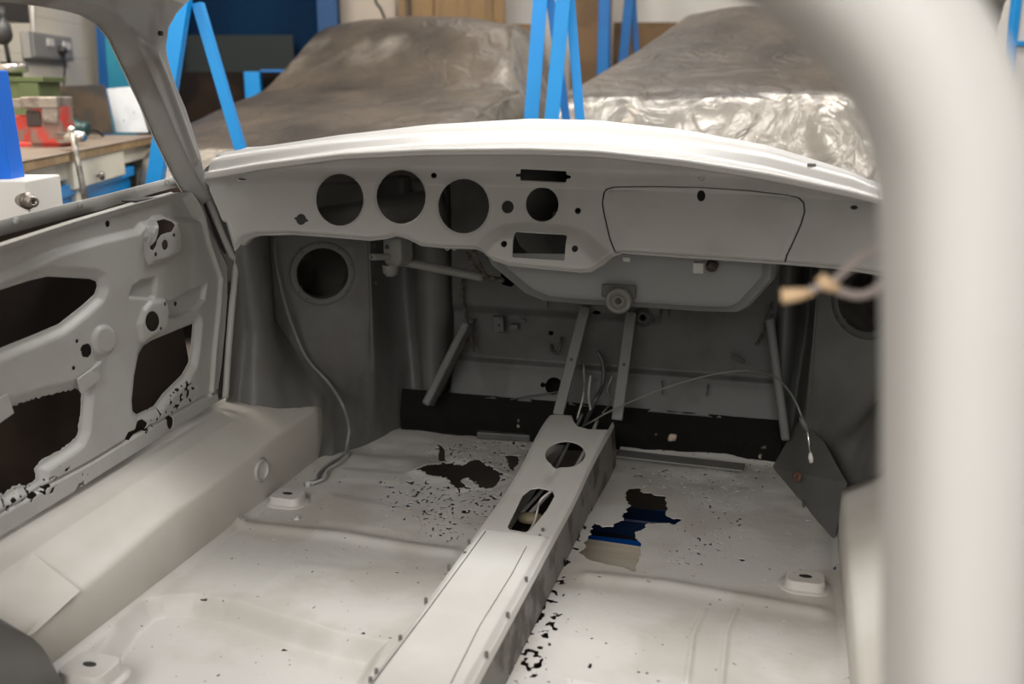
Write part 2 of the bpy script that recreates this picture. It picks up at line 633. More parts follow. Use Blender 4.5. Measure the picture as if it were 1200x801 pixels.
# outer skin of the door and of the left side
osk = MB()
prof = [(-1.345, .70), (-1.37, .66), (-1.39, .55), (-1.39, .40), (-1.375, .25), (-1.35, .12)]
ys = [.84, 1.1, 1.4, 1.7, 2.03]
osk.add([(x, y, z - .045 * (1.95 - y)) for y in ys for x, z in prof],
        [(j * 6 + i, j * 6 + i + 1, (j + 1) * 6 + i + 1, (j + 1) * 6 + i) for j in range(4) for i in range(5)])
osk.build('door_outer_skin', RUSTIN, door, smooth=True, thick=.0015)

# ---- sills ---------------------------------------------------------------
def sill(sgn):
    """left sill measured, right one its mirror about XM"""
    rows = []
    inn = [at_x(93, 690, -1.11), at_x(200, 600, -1.11), at_x(330, 505, -1.11), at_x(380, 470, -1.11)]
    yy = np.array([.80, .9, 1.0, 1.1, 1.2] + list(np.linspace(1.27, 2.20 if sgn < 0 else 1.98, 18)))
    zin = np.interp(yy, [p[1] for p in inn], [p[2] for p in inn])
    zc = np.interp(yy, [1.19, 1.49, 1.957], [.160, .173, .185])
    zo = np.interp(yy, [1.263, 1.608, 1.96], [.178, .182, .196])
    for y, a, b, c in zip(yy, zin, zc, zo):
        rows.append([(-1.118, -.01), (-1.112, .01), (-1.108, a * .5), (-1.108, a - .012), (-1.112, a - .004), (-1.120, a), (-1.15, a * .6 + b * .4), (-1.188, b - .001), (-1.195, b), (-1.23, (b + c) / 2),
                     (-1.27, c), (-1.285, c - .002), (-1.30, c - .03), (-1.305, -.03)])
    m = len(rows[0])
    v = [((x if sgn < 0 else 2 * XM - x), y, z) for y, r in zip(yy, rows) for x, z in r]
    if sgn > 0:   # right floor edge sits a little further out
        v = [(x, y, z) for x, y, z in v]
    f = [(j * m + i, j * m + i + 1, (j + 1) * m + i + 1, (j + 1) * m + i) for j in range(len(yy) - 1) for i in range(m - 1)]
    return v, f


v, f = sill(-1)
o = raw('sill', v, f, SILLP, car, thick=.002)
v, f = sill(1)
o = raw('sill', v, f, SILLP, car, thick=.002)
# overlapping repair plate at the rear of the left sill
cp = [at_x(93, 693, -1.104), at_x(40, 742, -1.104), at_x(-60, 800, -1.104)]
pl = MB()
za = [p[2] for p in cp]
P1 = [(-1.103, p[1], p[2] + .001) for p in cp]
P2 = [(-1.19, p[1] - .0, .163 - .01 * i) for i, p in enumerate(cp)]
pl.add(P1 + P2, [(0, 1, 4, 3), (1, 2, 5, 4)])
pl.build('sill_repair_plate', SILLP, car, thick=.003)
# drain ring in the left sill
rc = at_x(305, 551, -1.106)
MB().lathe(rc, (1, -.12, .0), [(.019, -.002), (.019, .006), (.0215, .008), (.024, .006), (.0255, .0), (.029, -.001), (.032, -.003)], 32).build('sill_drain_ring', PRIMER, car, smooth=True)
MB().lathe(rc, (1, 0, 0), [(.0001, .001), (.008, .002), (.0185, .0035)], 24).build('sill_drain_plug', SILLP, car, smooth=True)

# ---- floor pan -----------------------------------------------------------
def zpx(L, z=0.0):
    return [tuple(at_z(a, b, z)[:2]) for a, b in L]


TXL, TXR = -.552, -.386
hole_l = zpx([(512, 545), (520, 540), (545, 543), (560, 541), (575, 548), (588, 556), (584, 566), (572, 573), (560, 571), (556, 566), (548, 562), (540, 564), (550, 573), (535, 574), (525, 563), (506, 561), (488, 553), (500, 547)])
hole_l2 = zpx([(591, 534), (607, 536), (610, 541), (602, 553), (597, 550), (595, 541)])
hole_l3 = zpx([(511, 519), (519, 523), (522, 529), (522, 539), (515, 540), (514, 532), (516, 527)])
hole_r = zpx([(560 + a / 4, 480 + b / 4) for a, b in [(688, 385), (712, 370), (760, 362), (775, 385), (815, 388), (835, 405), (882, 412), (880, 430), (890, 470), (878, 490), (905, 508), (955, 515), (930, 538),
                                                      (880, 532), (800, 534), (775, 560), (738, 575), (742, 600), (765, 630), (760, 680), (735, 764), (690, 740), (600, 722), (520, 700), (478, 668), (505, 640), (498, 620), (525, 600), (528, 560), (545, 530),
                                                      (590, 548), (635, 546), (640, 530), (680, 515), (672, 495), (695, 480), (690, 465), (712, 455), (705, 430), (690, 410)]])
well_l = zpx([(60, 860), (105, 775), (140, 727), (165, 706), (190, 697), (230, 695), (270, 702), (330, 720), (400, 741), (455, 752), (380, 900)])
well_r = zpx([(610, 860), (665, 796), (720, 806), (800, 830), (960, 860)])
pinf = [zpx([(440, 565), (470, 556), (540, 570), (600, 572), (600, 590), (560, 620), (545, 640), (520, 640), (470, 612), (445, 602)]),
        zpx([(495, 520), (640, 508), (640, 530), (610, 560), (590, 575), (530, 545), (500, 545)])]
pinr = [zpx([(800, 560), (860, 560), (890, 600), (880, 650), (820, 680), (770, 660), (790, 620)]), zpx([(735, 530), (900, 545), (920, 570), (860, 590), (750, 575), (720, 560)])]
pinb = [zpx([(690, 575), (700, 590), (660, 690), (625, 760), (600, 800), (560, 860), (540, 860), (600, 770), (650, 670)])]
bandr = zpx([(640, 690), (660, 690), (650, 740), (640, 760), (620, 801), (600, 801), (615, 760), (635, 720)])
floorx = (-1.118, .148)
ribs_r = [zpx([(862, 716), (852, 740), (845, 805)]), zpx([(825, 716), (812, 745), (805, 800)])]
crossl = zpx([(270, 612), (300, 618), (400, 628), (470, 640), (529, 648)])
crossr = zpx([(690, 676), (780, 685), (860, 700), (960, 718)])
crossl2 = zpx([(500, 662), (460, 657)])
rect_l = [zpx([(345, 660), (430, 668), (370, 735), (260, 712)]), zpx([(390, 580), (500, 600), (480, 628), (380, 612)]), zpx([(400, 550), (470, 556), (470, 566), (395, 562)])]


def floor_z(X, Y):
    z = np.zeros(X.shape)
    z += .007 * np.exp(-(sdline(crossl, X, Y) / .02) ** 2) + .007 * np.exp(-(sdline(crossr, X, Y) / .02) ** 2)
    z += -.030 * sstep(-.002, .034, sdpoly(well_l, X, Y)) - .014 * sstep(-.005, .03, sdpoly(well_r, X, Y))
    for r in ribs_r:
        z += .004 * np.exp(-(sdline(r, X, Y) / .005) ** 2)
    for r in rect_l:
        z += .0025 * sstep(-.02, .015, sdpoly(r, X, Y))
    fr = sstep(2.0, 2.3, Y)
    z += fr * .022 * (fbm(X * 7, Y * 7, 21, 3) - .5)
    z += .003 * (fbm(X * 5, Y * 5, 31, 3) - .5)
    z += .02 * np.exp(-(sdpoly(hole_l, X, Y) / .02) ** 2) * (fbm(X * 18, Y * 18, 4, 2) - .4)
    z += .012 * np.exp(-((Y - 2.45) / .02) ** 2) * (X > TXR)
    z += .01 * (1 - sstep(0, .03, X + 1.118)) + .008 * (1 - sstep(0, .02, .148 - X))
    return z


def floor_keep(U, V, P):
    f = np.where((U > TXL + .02) & (U < TXR - .02), -.01, 1.0)
    rag = .016 * (fbm(U * 110, V * 110, 8, 3) - .5)
    for h, k in ((hole_l, 1.3), (hole_l2, .7), (hole_l3, .5), (hole_r, .75)):
        f = np.minimum(f, -sdpoly(h, U, V) + rag * k)
    n1 = fbm(U * 170, V * 130, 11, 2)
    n2 = fbm(U * 75, V * 75, 17, 3)
    a = np.zeros(U.shape)
    for p in pinf:
        a = np.maximum(a, sstep(-.05, .04, sdpoly(p, U, V)))
    b = np.zeros(U.shape)
    for p in pinr:
        b = np.maximum(b, sstep(-.06, .05, sdpoly(p, U, V)))
    e = np.zeros(U.shape)
    for p in pinb:
        e = np.maximum(e, sstep(-.01, .01, sdpoly(p, U, V)))
    g = sstep(-.02, .0, sdpoly(bandr, U, V))
    pin = np.minimum.reduce([1.0 - .345 * a - n1, 1.0 - .265 * b - n1, 1.0 - .41 * e - n2, 1.0 - .36 * g - n2]) * .02
    f = np.minimum(f, pin)
    # scattered pinholes at the rear
    f = np.minimum(f, (.885 - fbm(U * 75, V * 75, 41, 2)) * .02)
    return f


sheet('floor_pan', lambda U, V: (U, V, floor_z(U, V)), floorx[0], floorx[1], 640, .84, 2.50, 780, floor_keep, FLOORP, car, thick=.0018)


def seat_mount(name, px, py, w=.075, d=.06, h=.022, rz=0):
    """rounded pressed pad with a base flange and a slotted hole"""
    c = at_z(px, py, h)
    def rr(W, D, z, r, n=5):
        out = []
        for sx, sy, a0 in ((1, 1, 0), (-1, 1, 90), (-1, -1, 180), (1, -1, 270)):
            for k in range(n):
                a = math.radians(a0 + 90 * k / (n - 1))
                x, y = sx * (W / 2 - r) + r * math.cos(a), sy * (D / 2 - r) + r * math.sin(a)
                out.append((c[0] + x * math.cos(rz) - y * math.sin(rz), c[1] + x * math.sin(rz) + y * math.cos(rz), z))
        return out
    rings = [rr(w * 1.32, d * 1.36, .001, .034), rr(w * 1.28, d * 1.32, .004, .032), rr(w * 1.08, d * 1.1, .004, .02), rr(w, d, .007, .018), rr(w * .97, d * .97, h - .003, .017), rr(w * .9, d * .9, h, .014)]
    v = [p for r in rings for p in r]
    m = len(rings[0])
    f = [(j * m + i, j * m + (i + 1) % m, (j + 1) * m + (i + 1) % m, (j + 1) * m + i) for j in range(5) for i in range(m)] + [list(range(5 * m, 6 * m))]
    o = MB().add(v, f).build(name, FLOORP, car, smooth=True, bev=0)
    o.data.polygons[-1].use_smooth = False
    s = MB()
    pts = [(c[0] + .012 * math.cos(a) , c[1] + .006 * math.sin(a), h + .0012) for a in [i * 2 * math.pi / 16 for i in range(16)]]
    s.prism(pts, (0, 0, -.004))
    s.build('mounting_slot', DARKP, o)
    return o


seat_mount('seat_mount', 337, 578)
seat_mount('seat_mount', 944, 675, .075, .055)
seat_mount('seat_mount', 105, 778, .085, .07, .028)
for px, py in ((309, 587), (348, 607)):
    MB().lathe(at_z(px, py, .003), (0, 0, 1), [(.003, -.002), (.003, .003), (.0055, .004), (.007, .001), (.008, -.002)], 14).build('floor_stud', PRIMER, car, smooth=True)
# welded lap strip across the front of the right floor
ls = MB()
A, B = at_z(722, 531, .014), at_z(872, 548, .014)
ls.bar(A, B, .05, .006, side=(0, 1, 0))
ls.build('floor_lap_strip', MIDP, car, bev=.002)
ls = MB()
ls.bar(at_z(560, 508, .012), at_z(622, 512, .012), .03, .02, side=(0, 1, 0))
ls.build('floor_lap_strip', INNERP, car, bev=.003)

# ---- tunnel --------------------------------------------------------------
def tun_h(Y):
    return .085 + .035 * sstep(1.85, 2.3, Y)


tun_prof_u = np.array([0, .12, .2, .26, .32, .5, .68, .74, .8, .88, 1.0])


def tun_pos(U, V):
    h = tun_h(V)
    xl = -.541 + 0 * V - .012 * (1 - sstep(1.66, 1.74, V)) * 0
    xr = -.394
    X = np.interp(U, tun_prof_u, [TXL, -.550, -.547, -.543, -.533, -.467, -.408, -.3975, -.393, -.389, TXR])
    Zf = np.interp(U, tun_prof_u, [0, .45, .88, .97, 1.0, 1.02, 1.0, .965, .86, .45, 0])
    # bell-out at the front
    k = sstep(2.0, 2.3, V)
    X = X + (X - XM - .015) * .10 * k
    Z = Zf * h
    # raised rear cover plate
    top = sstep(.26, .34, U) * (1 - sstep(.66, .74, U))
    Z = Z + .006 * top * (1 - sstep(1.70, 1.715, V))
    Z = Z - .008 * np.exp(-((U - .5) / .03) ** 2) * np.exp(-((V - 2.02) / .05) ** 2)
    Z = Z + .002 * (fbm(X * 40, V * 12, 77, 2) - .5) * (U > .72)
    return X, V, Z


def tz(L, z):
    return [tuple(at_z(a, b, z)[:2]) for a, b in L]


thole1 = tz(ell(662.5, 528, 23.5, 11.5), .116)
thole2 = tz([(622, 571), (632, 570), (647, 573), (650, 578), (640, 595), (621, 618), (615, 620), (597, 617), (595, 613), (604, 595), (612, 578)], .093)
tunnel_end = tz([(672, 494), (676, 500), (690, 503), (706, 503), (716, 500), (720, 494), (722, 470), (665, 470)], .12)
screws = [(599, 616), (594.5, 622.5), (576, 651.5), (549, 690), (519, 700)]
scr = [(602.5, 623), (636, 618.5), (632.5, 626), (616.6, 675.6), (595, 717), (570, 763), (526, 660.7), (499, 700), (469, 744), (441, 783), (434, 793), (498, 794), (545, 646), (549.5, 632)]
scr_h = [tz(ell(a, b, 2.1, 1.6, 8), .092) for a, b in scr]


def tun_keep(U, V, P):
    X, Y = P[..., 0], P[..., 1]
    topm = (U > .25) & (U < .75)
    f = np.ones(U.shape)
    for h in [thole1, thole2, tunnel_end]:
        f = np.minimum(f, np.where(topm, -sdpoly(h, X, Y), 1))
    n = fbm(V * 60, U * 12, 51, 3)
    w = (1 - sstep(0, .2, np.abs(U - 1.0))) * sstep(1.2, 1.4, V)
    f = np.minimum(f, (1.0 - .28 * w - n) * .02)
    return f


tun = sheet('transmission_tunnel', tun_pos, 0, 1, 150, .84, 2.335, 520, tun_keep, mat('tunnel_primer', (.60, .59, .565), .42, n_col=(.52, .50, .46), n_amt=.5, n_scale=5, bump=.05), car, thick=.0018)
# seam lines and screw wells on the cover plate
sm = MB()
for pts in ([(569, 622), (545, 655), (500, 716), (452, 779), (432, 806)], [(617, 640), (600, 672), (562, 733), (528, 801)]):
    sm.tube([at_z(a, b, .0925) for a, b in pts], .0008, 6)
sm.build('cover_plate_seam', DARKP, tun)
GRIMESHADE = mat('shaded_grimy_tunnel_side', (.20, .19, .175), .6, n_col=(.07, .06, .05), n_amt=.9, n_scale=14, bump=.3, thr=(.45, .62))  # right side darkened to carry its shade along with grime and rust streaks
tun.data.materials.append(GRIMESHADE)
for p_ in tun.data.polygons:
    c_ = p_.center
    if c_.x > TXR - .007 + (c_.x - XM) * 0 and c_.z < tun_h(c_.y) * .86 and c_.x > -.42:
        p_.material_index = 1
SCREW = mat('dull_screw', (.10, .095, .085), .6)
for a, b in scr:
    MB().lathe(at_z(a, b, .0925), (0, 0, 1), [(0, -.0012), (.0022, -.001), (.0030, -.0004), (.0032, -.012)], 12).build('cover_screw', SCREW, tun, smooth=True)
# cables inside the tunnel
def cable(name, pts, r, m, parent, n=8, sm=8):
    return MB().tube(spline(pts, sm), r, n).build(name, m, parent, smooth=True)


cable('tunnel_conduit', [(-.50, 1.9, .03), (-.475, 2.05, .04), (-.45, 2.2, .045), (-.44, 2.4, .09)], .005, SILLP, tun)
cable('tunnel_conduit', [(-.52, 1.95, .02), (-.50, 2.1, .03), (-.50, 2.25, .04), (-.49, 2.45, .09)], .004, PRIMER, tun)
cable('shift_wire', [at_z(646, 575, .098), at_z(634, 585, .09), at_z(630, 597, .06), at_z(626, 612, .04), at_z(618, 625, .03)], .0022, SILLP, tun)
gz = MB().lathe(at_z(622, 612, .02), (0, .3, 1), [(.0, .0), (.025, 0), (.03, .01), (.02, .02), (.0, .022)], 16).build('tunnel_guide', mat('brass_dust', (.30, .25, .16), .6), tun, smooth=True)
tb = MB().box((-.469, 1.6, -.03), (.17, 1.5, .004)).build('tunnel_closing_plate', RUSTIN, tun)

# ---- bulkhead ------------------------------------------------------------
def fw_y(X, Z):
    y = 2.5 + 0 * Z
    y = y - .06 * (1 - sstep(.0, .21, Z)) - .012 * (1 - sstep(.195, .215, Z))
    y = y - .012 * sstep(.33, .36, Z) * (X < -.3)
    y = y + .004 * (fbm(X * 8, Z * 8, 61, 3) - .5)
    # raised pad between the straps, and two pressed rings
    return y


def ypx(L, y=2.5):
    return [tuple(at_y(a, b, y)[[0, 2]]) for a, b in L]


fw_holes = [ypx(ell(651, 449, 9.5, 9)), ypx(ell(638.5, 448, 2.6, 2.6)), ypx(ell(754, 370.5, 3.5, 3.5)), ypx([(588, 318), (605, 316), (610, 328), (600, 335), (590, 332)]), ypx(ell(700, 365, 5, 2.5)), ypx(ell(646, 390, 3, 2.5))]


def fw_keep(U, V, P):
    f = np.ones(U.shape)
    f = np.minimum(f, .765 - .10 * ((U - XM) / .5) ** 2 - V)
    for h in fw_holes:
        f = np.minimum(f, -sdpoly(h, U, V))
    return f


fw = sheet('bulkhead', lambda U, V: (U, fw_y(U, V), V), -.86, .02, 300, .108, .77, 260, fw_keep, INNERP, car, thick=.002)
toe = MB()
toe_s = sheet('toe_board', lambda U, V: (U, 2.435 + .012 * fbm(U * 20, V * 20, 3) + .3 * np.maximum(V - .05, 0), V), -1.0, .02, 240, -.01, .115, 40, None, BARE, car, thick=.002)
MB().box((-.47, 2.68, .35), (1.1, .01, .76)).build('luggage_bulkhead', RUSTIN, car)
bk = MB()
bk.bar(at_y(584, 370, 2.47), at_y(586, 388, 2.47), .028, .022, side=(1, 0, 0))
bk.build('pedal_bracket', INNERP, car, bev=.002)
for q in ((586, 372), (585, 381)):
    MB().lathe(at_y(*q, 2.458), (0, -1, 0), [(.0, .0012), (.004, .001)], 10).build('bolt_hole', DARKP, car)
bk = MB()
bk.box(at_y(603, 382, 2.48), (.022, .02, .012))
bk.box(at_y(612, 375, 2.485), (.02, .008, .006))
bk.build('cable_clip', INNERP, car, bev=.001)
cable('pipe_hook', [at_y(646, 404, 2.485), at_y(648, 412, 2.465), at_y(654, 412, 2.46), at_y(657, 402, 2.465), at_y(658, 396, 2.485)], .0045, INNERP, car)
for (x, y, dx, dy) in ((642, 352, 0, 12), (784, 362, 0, 12), (830, 450, -2, 14), (776, 446, 0, 16)):
    cable('wire_tab', [at_y(x, y, 2.47), at_y(x + dx, y + dy, 2.455)], .0022, INNERP, car, n=6, sm=2)
bk = MB()
bk.bar(at_y(857, 416, 2.48), at_y(872, 424, 2.46), .012, .004, side=(0, 0, 1))
bk.build('spring_clip', INNERP, car, bev=.001)
MB().lathe(at_y(754, 371, 2.487), (0, -1, 0), [(.009, -.004), (.010, .008), (.013, .010), (.017, .006), (.019, .002), (.026, .001), (.027, -.004)], 28).build('pivot_boss', INNERP, car, smooth=True)
pipe = cable('brake_line', [at_y(598, 468, 2.44), at_y(625, 463, 2.43), at_y(661, 458, 2.43)], .002, INNERP, car, n=6)
# crack filler seams beside the bulkhead
def crumb(name, pts, seed):
    r = random.Random(seed)
    P = spline(pts, 7)
    P = [p + np.array([r.uniform(-.003, .003), 0, r.uniform(-.002, .002)]) for p in P]
    R = [r.uniform(.002, .0055) for _ in P]
    return MB().tube(P, R, 7).build(name, RUST, car, smooth=True)


crumb('seam_sealer', [at_y(544, 322, 2.47), at_y(541, 345, 2.47), at_y(545, 365, 2.47), at_y(551, 392, 2.46), at_y(555, 412, 2.45)], 3)
crumb('seam_sealer', [at_y(906, 352, 2.45), at_y(901, 372, 2.46), at_y(893, 392, 2.47), at_y(886, 404, 2.47)], 4)

# straps from the tunnel up to the bulkhead
for a, b, nm in (((686, 360), (654, 486), .5), ((740, 366), (723, 492), .5)):
    p0 = at_y(*a, 2.47)
    p1 = at_z(b[0], b[1], .118)
    st = MB()
    st.bar(p0, p1, .027, .012, side=(1, 0, 0))
    so = st.build('tunnel_strap', MIDP, car, bev=.002)
    mid = p0 * .5 + p1 * .5
    MB().lathe(mid + np.array([0, -.004, .004]), (0, -1, .3), [(0, .004), (.004, .0035)], 10).build('rivet_hole', DARKP, so)
cable('wiring_loom', [at_y(700, 411, 2.46), at_y(707, 428, 2.45), at_y(706, 452, 2.43), at_y(697, 470, 2.38), at_z(684, 500, .06)], .006, INNERP, car)
cable('wiring_loom', [at_y(684, 425, 2.44), at_y(684, 460, 2.40), at_z(676, 492, .10)], .003, STEEL, car)
cable('wiring_loom', [at_y(692, 440, 2.44), at_y(690, 462, 2.41), at_y(692, 480, 2.37)], .003, PRIMER, car)
cable('wiring_loom', [at_y(718, 440, 2.45), at_y(712, 456, 2.43), at_y(716, 470, 2.41), at_y(706, 484, 2.37)], .0025, STEEL, car)

# ---- footwell sides ------------------------------------------------------
LZ = [-.01, .08, .16, .24, .34, .46, .60, .78]
# plan positions of columns per height: list of (x,y) for low, sill height, mid, top
cols = [
    # (z=0),            (z=.2),           (z=.46),          (z=.72)
    [(-1.262, 1.975), (-1.262, 1.985), (-1.262, 2.045), (-1.262, 2.00)],
    [(-1.245, 1.995), (-1.245, 2.000), (-1.245, 2.060), (-1.245, 2.015)],
    [(-1.240, 2.000), (-1.238, 2.005), (-1.235, 2.065), (-1.235, 2.02)],
    [(-1.200, 2.000), (-1.195, 2.010), (-1.212, 2.070), (-1.215, 2.03)],
    [(-1.160, 2.030), (-1.165, 2.050), (-1.200, 2.095), (-1.205, 2.07)],
    [(-1.130, 2.080), (-1.145, 2.100), (-1.200, 2.130), (-1.21, 2.12)],
    [(-1.115, 2.140), (-1.122, 2.155), (-1.225, 2.175), (-1.23, 2.17)],
    [(-1.105, 2.180), (-1.110, 2.190), (-1.250, 2.225), (-1.25, 2.225)],
    [(-1.090, 2.205), (-1.102, 2.220), (-1.240, 2.2365), (-1.240, 2.2365)],
    [(-1.080, 2.240), (-1.092, 2.262), (-1.150, 2.2970), (-1.150, 2.2970)],
    [(-1.060, 2.290), (-1.065, 2.320), (-1.060, 2.3577), (-1.060, 2.3577)],
    [(-1.040, 2.330), (-1.045, 2.350), (-1.047, 2.368), (-1.047, 2.368)],
    [(-1.030, 2.360), (-1.035, 2.375), (-1.043, 2.385), (-1.043, 2.385)],
    [(-1.010, 2.440), (-1.025, 2.460), (-1.052, 2.500), (-1.052, 2.50)],
    [(-.985, 2.500), (-1.005, 2.530), (-1.030, 2.560), (-1.03, 2.56)],
    [(-.955, 2.490), (-.970, 2.520), (-.995, 2.545), (-.995, 2.545)],
    [(-.935, 2.470), (-.945, 2.480), (-.955, 2.485), (-.965, 2.485)],
    [(-.915, 2.465), (-.918, 2.470), (-.915, 2.470), (-.915, 2.47)],
    [(-.900, 2.480), (-.895, 2.490), (-.880, 2.500), (-.88, 2.50)],
    [(-.890, 2.510), (-.882, 2.540), (-.865, 2.560), (-.865, 2.56)],
    [(-.870, 2.520), (-.865, 2.560), (-.845, 2.590), (-.845, 2.59)],
    [(-.840, 2.500), (-.835, 2.540), (-.820, 2.560), (-.82, 2.56)],
    [(-.820, 2.480), (-.812, 2.505), (-.800, 2.510), (-.80, 2.51)],
]
zk = [0, .16, .35, .72]


def footwell(sgn):
    nz = 44
    zz = np.linspace(-.01, .69, nz)
    C = np.array(cols)                       # n,4,2
    # resample columns finely with a spline
    fine = []
    for lev in range(4):
        fine.append(np.array(spline([c for c in C[:, lev]], 5)))
    fine = np.array(fine)                    # 4,m,2
    m = fine.shape[1]
    V = []
    for z in zz:
        w = np.interp(z, zk, [0, 1, 2, 3])
        i = min(int(w), 2)
        t = w - i
        q = fine[i] * (1 - t) + fine[i + 1] * t
        for x, y in q:
            x2 = x
            if sgn > 0:
                x2 = 2 * XM - x
                if x2 < .07:                 # the right bulge sits closer to the side
                    x2 = .07 - (.07 - x2) * .52
            V.append((x2, y, z))
    V = np.array(V)
    wr = fbm(V[:, 1] * 22 + V[:, 0] * 9, V[:, 2] * 14, 5 if sgn < 0 else 9, 3) - .5
    wr2 = .008 * wr * np.clip(1.3 - V[:, 2] * 2.6, .1, 1)
    V[:, 0] += wr2 * -sgn
    V[:, 1] -= wr2
    f = [(j * m + i, j * m + i + 1, (j + 1) * m + i + 1, (j + 1) * m + i) for j in range(nz - 1) for i in range(m - 1)]
    return V, f, m


def cut_round(V, f, c, nrm, r):
    """leave out the faces of the mesh inside a round opening"""
    c = np.array(c)
    nrm = np.array(nrm) / np.linalg.norm(nrm)
    out = []
    for q in f:
        p = V[list(q)].mean(0) - c
        h = p @ nrm
        if abs(h) < .05 and np.linalg.norm(p - h * nrm) < r:
            continue
        out.append(q)
    return out


vent_c = {-1: np.array([-1.145, 2.300, .458]), 1: np.array([.175, 2.300, .458])}
for sgn in (-1, 1):
    V, f, m = footwell(sgn)
    nrm = (math.sin(math.radians(34)) * -sgn, -math.cos(math.radians(34)), 0)
    c = vent_c[sgn]
    f = cut_round(V, f, c, nrm, .074)
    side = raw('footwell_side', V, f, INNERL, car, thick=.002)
    # crisp ring plate around the opening, with its screw holes
    N = Vector(nrm).normalized()
    MB().lathe(c, N, [(.0655, -.012), (.0655, .0015), (.067, .003), (.080, .0035), (.083, .002), (.085, -.003)], 64).build('vent_ring', INNERL if sgn < 0 else INNERP, side, smooth=True)
    T = Vector((N[1] * -1, N[0], 0)).normalized()
    B = Vector((0, 0, 1))
    for a in (95, 130, 55, 215, 235, 322, 340, 15):
        q = Vector(c) + (T * math.cos(math.radians(a)) + B * math.sin(math.radians(a))) * .076
        MB().lathe(q, N, [(0, .0046), (.0022, .0044)], 8).build('screw_hole', DARKP, side)
    # tube closing off the opening: the wheel-arch duct
    MB().lathe(c, -N, [(.064, .0), (.066, .04), (.09, .10), (.10, .2), (.0, .21)], 40).build('air_duct', mat('dirty_duct', (.13, .12, .105), .8, n_col=(.06, .045, .035), n_amt=.9, n_scale=9), side, smooth=True)

# straight edged flange plate beside the bulge (vertical seam) and the slanted gusset
for a, b, cc, d in (((549, 378), (501, 474), 2.44, 2.37), ((902, 372), (921, 515), 2.46, 2.40)):
    gs = MB()
    p0, p1 = at_y(*a, cc), at_y(*b, d)
    gs.bar(p0, p1, .022, .05, side=(1, 0, 0))
    go = gs.build('footwell_gusset', INNERL, car, bev=.006)
    MB().prism([p0 + np.array([0, .02, .0]), p1 + np.array([0, .02, 0]), (p1[0], 2.52, p1[2]), (p0[0], 2.52, p0[2])], (.006, 0, 0)).build('gusset_web', INNERP, go)
for P, zl in (((-1.046, 2.372), (.10, .30, .42, .52)),):
    for z in zl:
        MB().lathe((P[0] + .004, P[1] + .03, z), (1, -.3, 0), [(0, .004), (.004, .003), (.006, 0)], 10).build('weld_nut', INNERP, car, smooth=True)
# body flange around the door opening (beyond the black gap)
fl_pts = [(236, 216), (246, 238), (258, 268), (270, 296), (275, 304), (275, 325), (271, 370), (267, 420), (264, 466)]
cable('door_aperture_flange', [at_x(a, b, -1.243) for a, b in fl_pts], .008, PRIMER, car, n=10)
cable('door_seal_gap', [at_x(a - 6, b, -1.256) for a, b in fl_pts], .0045, DARKP, car, n=8)
# sill-to-footwell closing apron on the right
ap = MB()
ap.add([at_z(977, 632, 0), at_y(992, 566, 2.02), at_y(966, 518, 2.24), at_y(938, 490, 2.42), at_z(905, 548, 0)], [(0, 1, 2, 3, 4)])
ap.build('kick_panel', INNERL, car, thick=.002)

# conduit running down the left footwell and over the floor
cond = [at_y(322, 277, 2.20), at_y(322, 300, 2.20), at_y(330, 340, 2.20), at_y(342, 380, 2.21), at_y(360, 420, 2.21), at_y(385, 448, 2.215), at_x(402, 475, -1.045), at_x(409, 500, -1.045), at_x(407, 520, -1.045), at_z(403, 533, .008), at_z(385, 545, .008),
        at_z(374, 555, .007), at_z(372, 562, .006), at_z(362, 568, .006)]
cable('wiring_conduit', cond, .0045, MIDP, car, n=10)
cable('wiring_conduit', [at_z(409, 531, .012), at_z(398, 541, .012), at_z(384, 550, .012), at_z(380, 560, .01), at_z(366, 566, .008)], .0035, PRIMER, car)
MB().tube([at_z(368, 565, .006), at_z(358, 568, .006)], [.007, .009], 10).build('conduit_end', PRIMER, car, smooth=True)

# ---- dashboard -----------------------------------------------------------
def uu(x): return (x - XM) / .72


def Yd0(x, z):
    u = np.abs(uu(x))
    y = 2.02 - .15 * np.minimum(u, 1.3) ** 3
    y = y + .05 * (1 - sstep(.712, .762, z)) - .30 * np.maximum(.715 - z, 0)
    return y


def dash_xz(px, py):
    y = 2.0
    for _ in range(25):
        p = at_y(px, py, y)
        y = .5 * y + .5 * float(Yd0(np.array(p[0]), np.array(p[2])))
    return (p[0], p[2])


def dmap(L): return [dash_xz(a, b) for a, b in L]


crest_px = [(236, 190), (262, 184), (300, 178), (400, 163.5), (500, 153), (620, 147), (700, 149), (800, 160), (900, 178), (1000, 207), (1045, 228), (1075, 246)]
lower_px = [(236, 207), (262, 203), (300, 196), (400, 183), (500, 178), (620, 177), (700, 180), (800, 191), (900, 207), (1000, 228), (1045, 239), (1075, 250)]


def Yc(x): return 2.17 - .27 * uu(x) ** 2
def Yl(x): return 2.02 - .15 * abs(uu(x)) ** 3 - .012


def curve_on(L, Yf):
    out = []
    for px, py in L:
        y = 2.0
        for _ in range(30):
            p = at_y(px, py, y)
            y = .5 * y + .5 * Yf(p[0])
        out.append(p)
    return np.array(out)


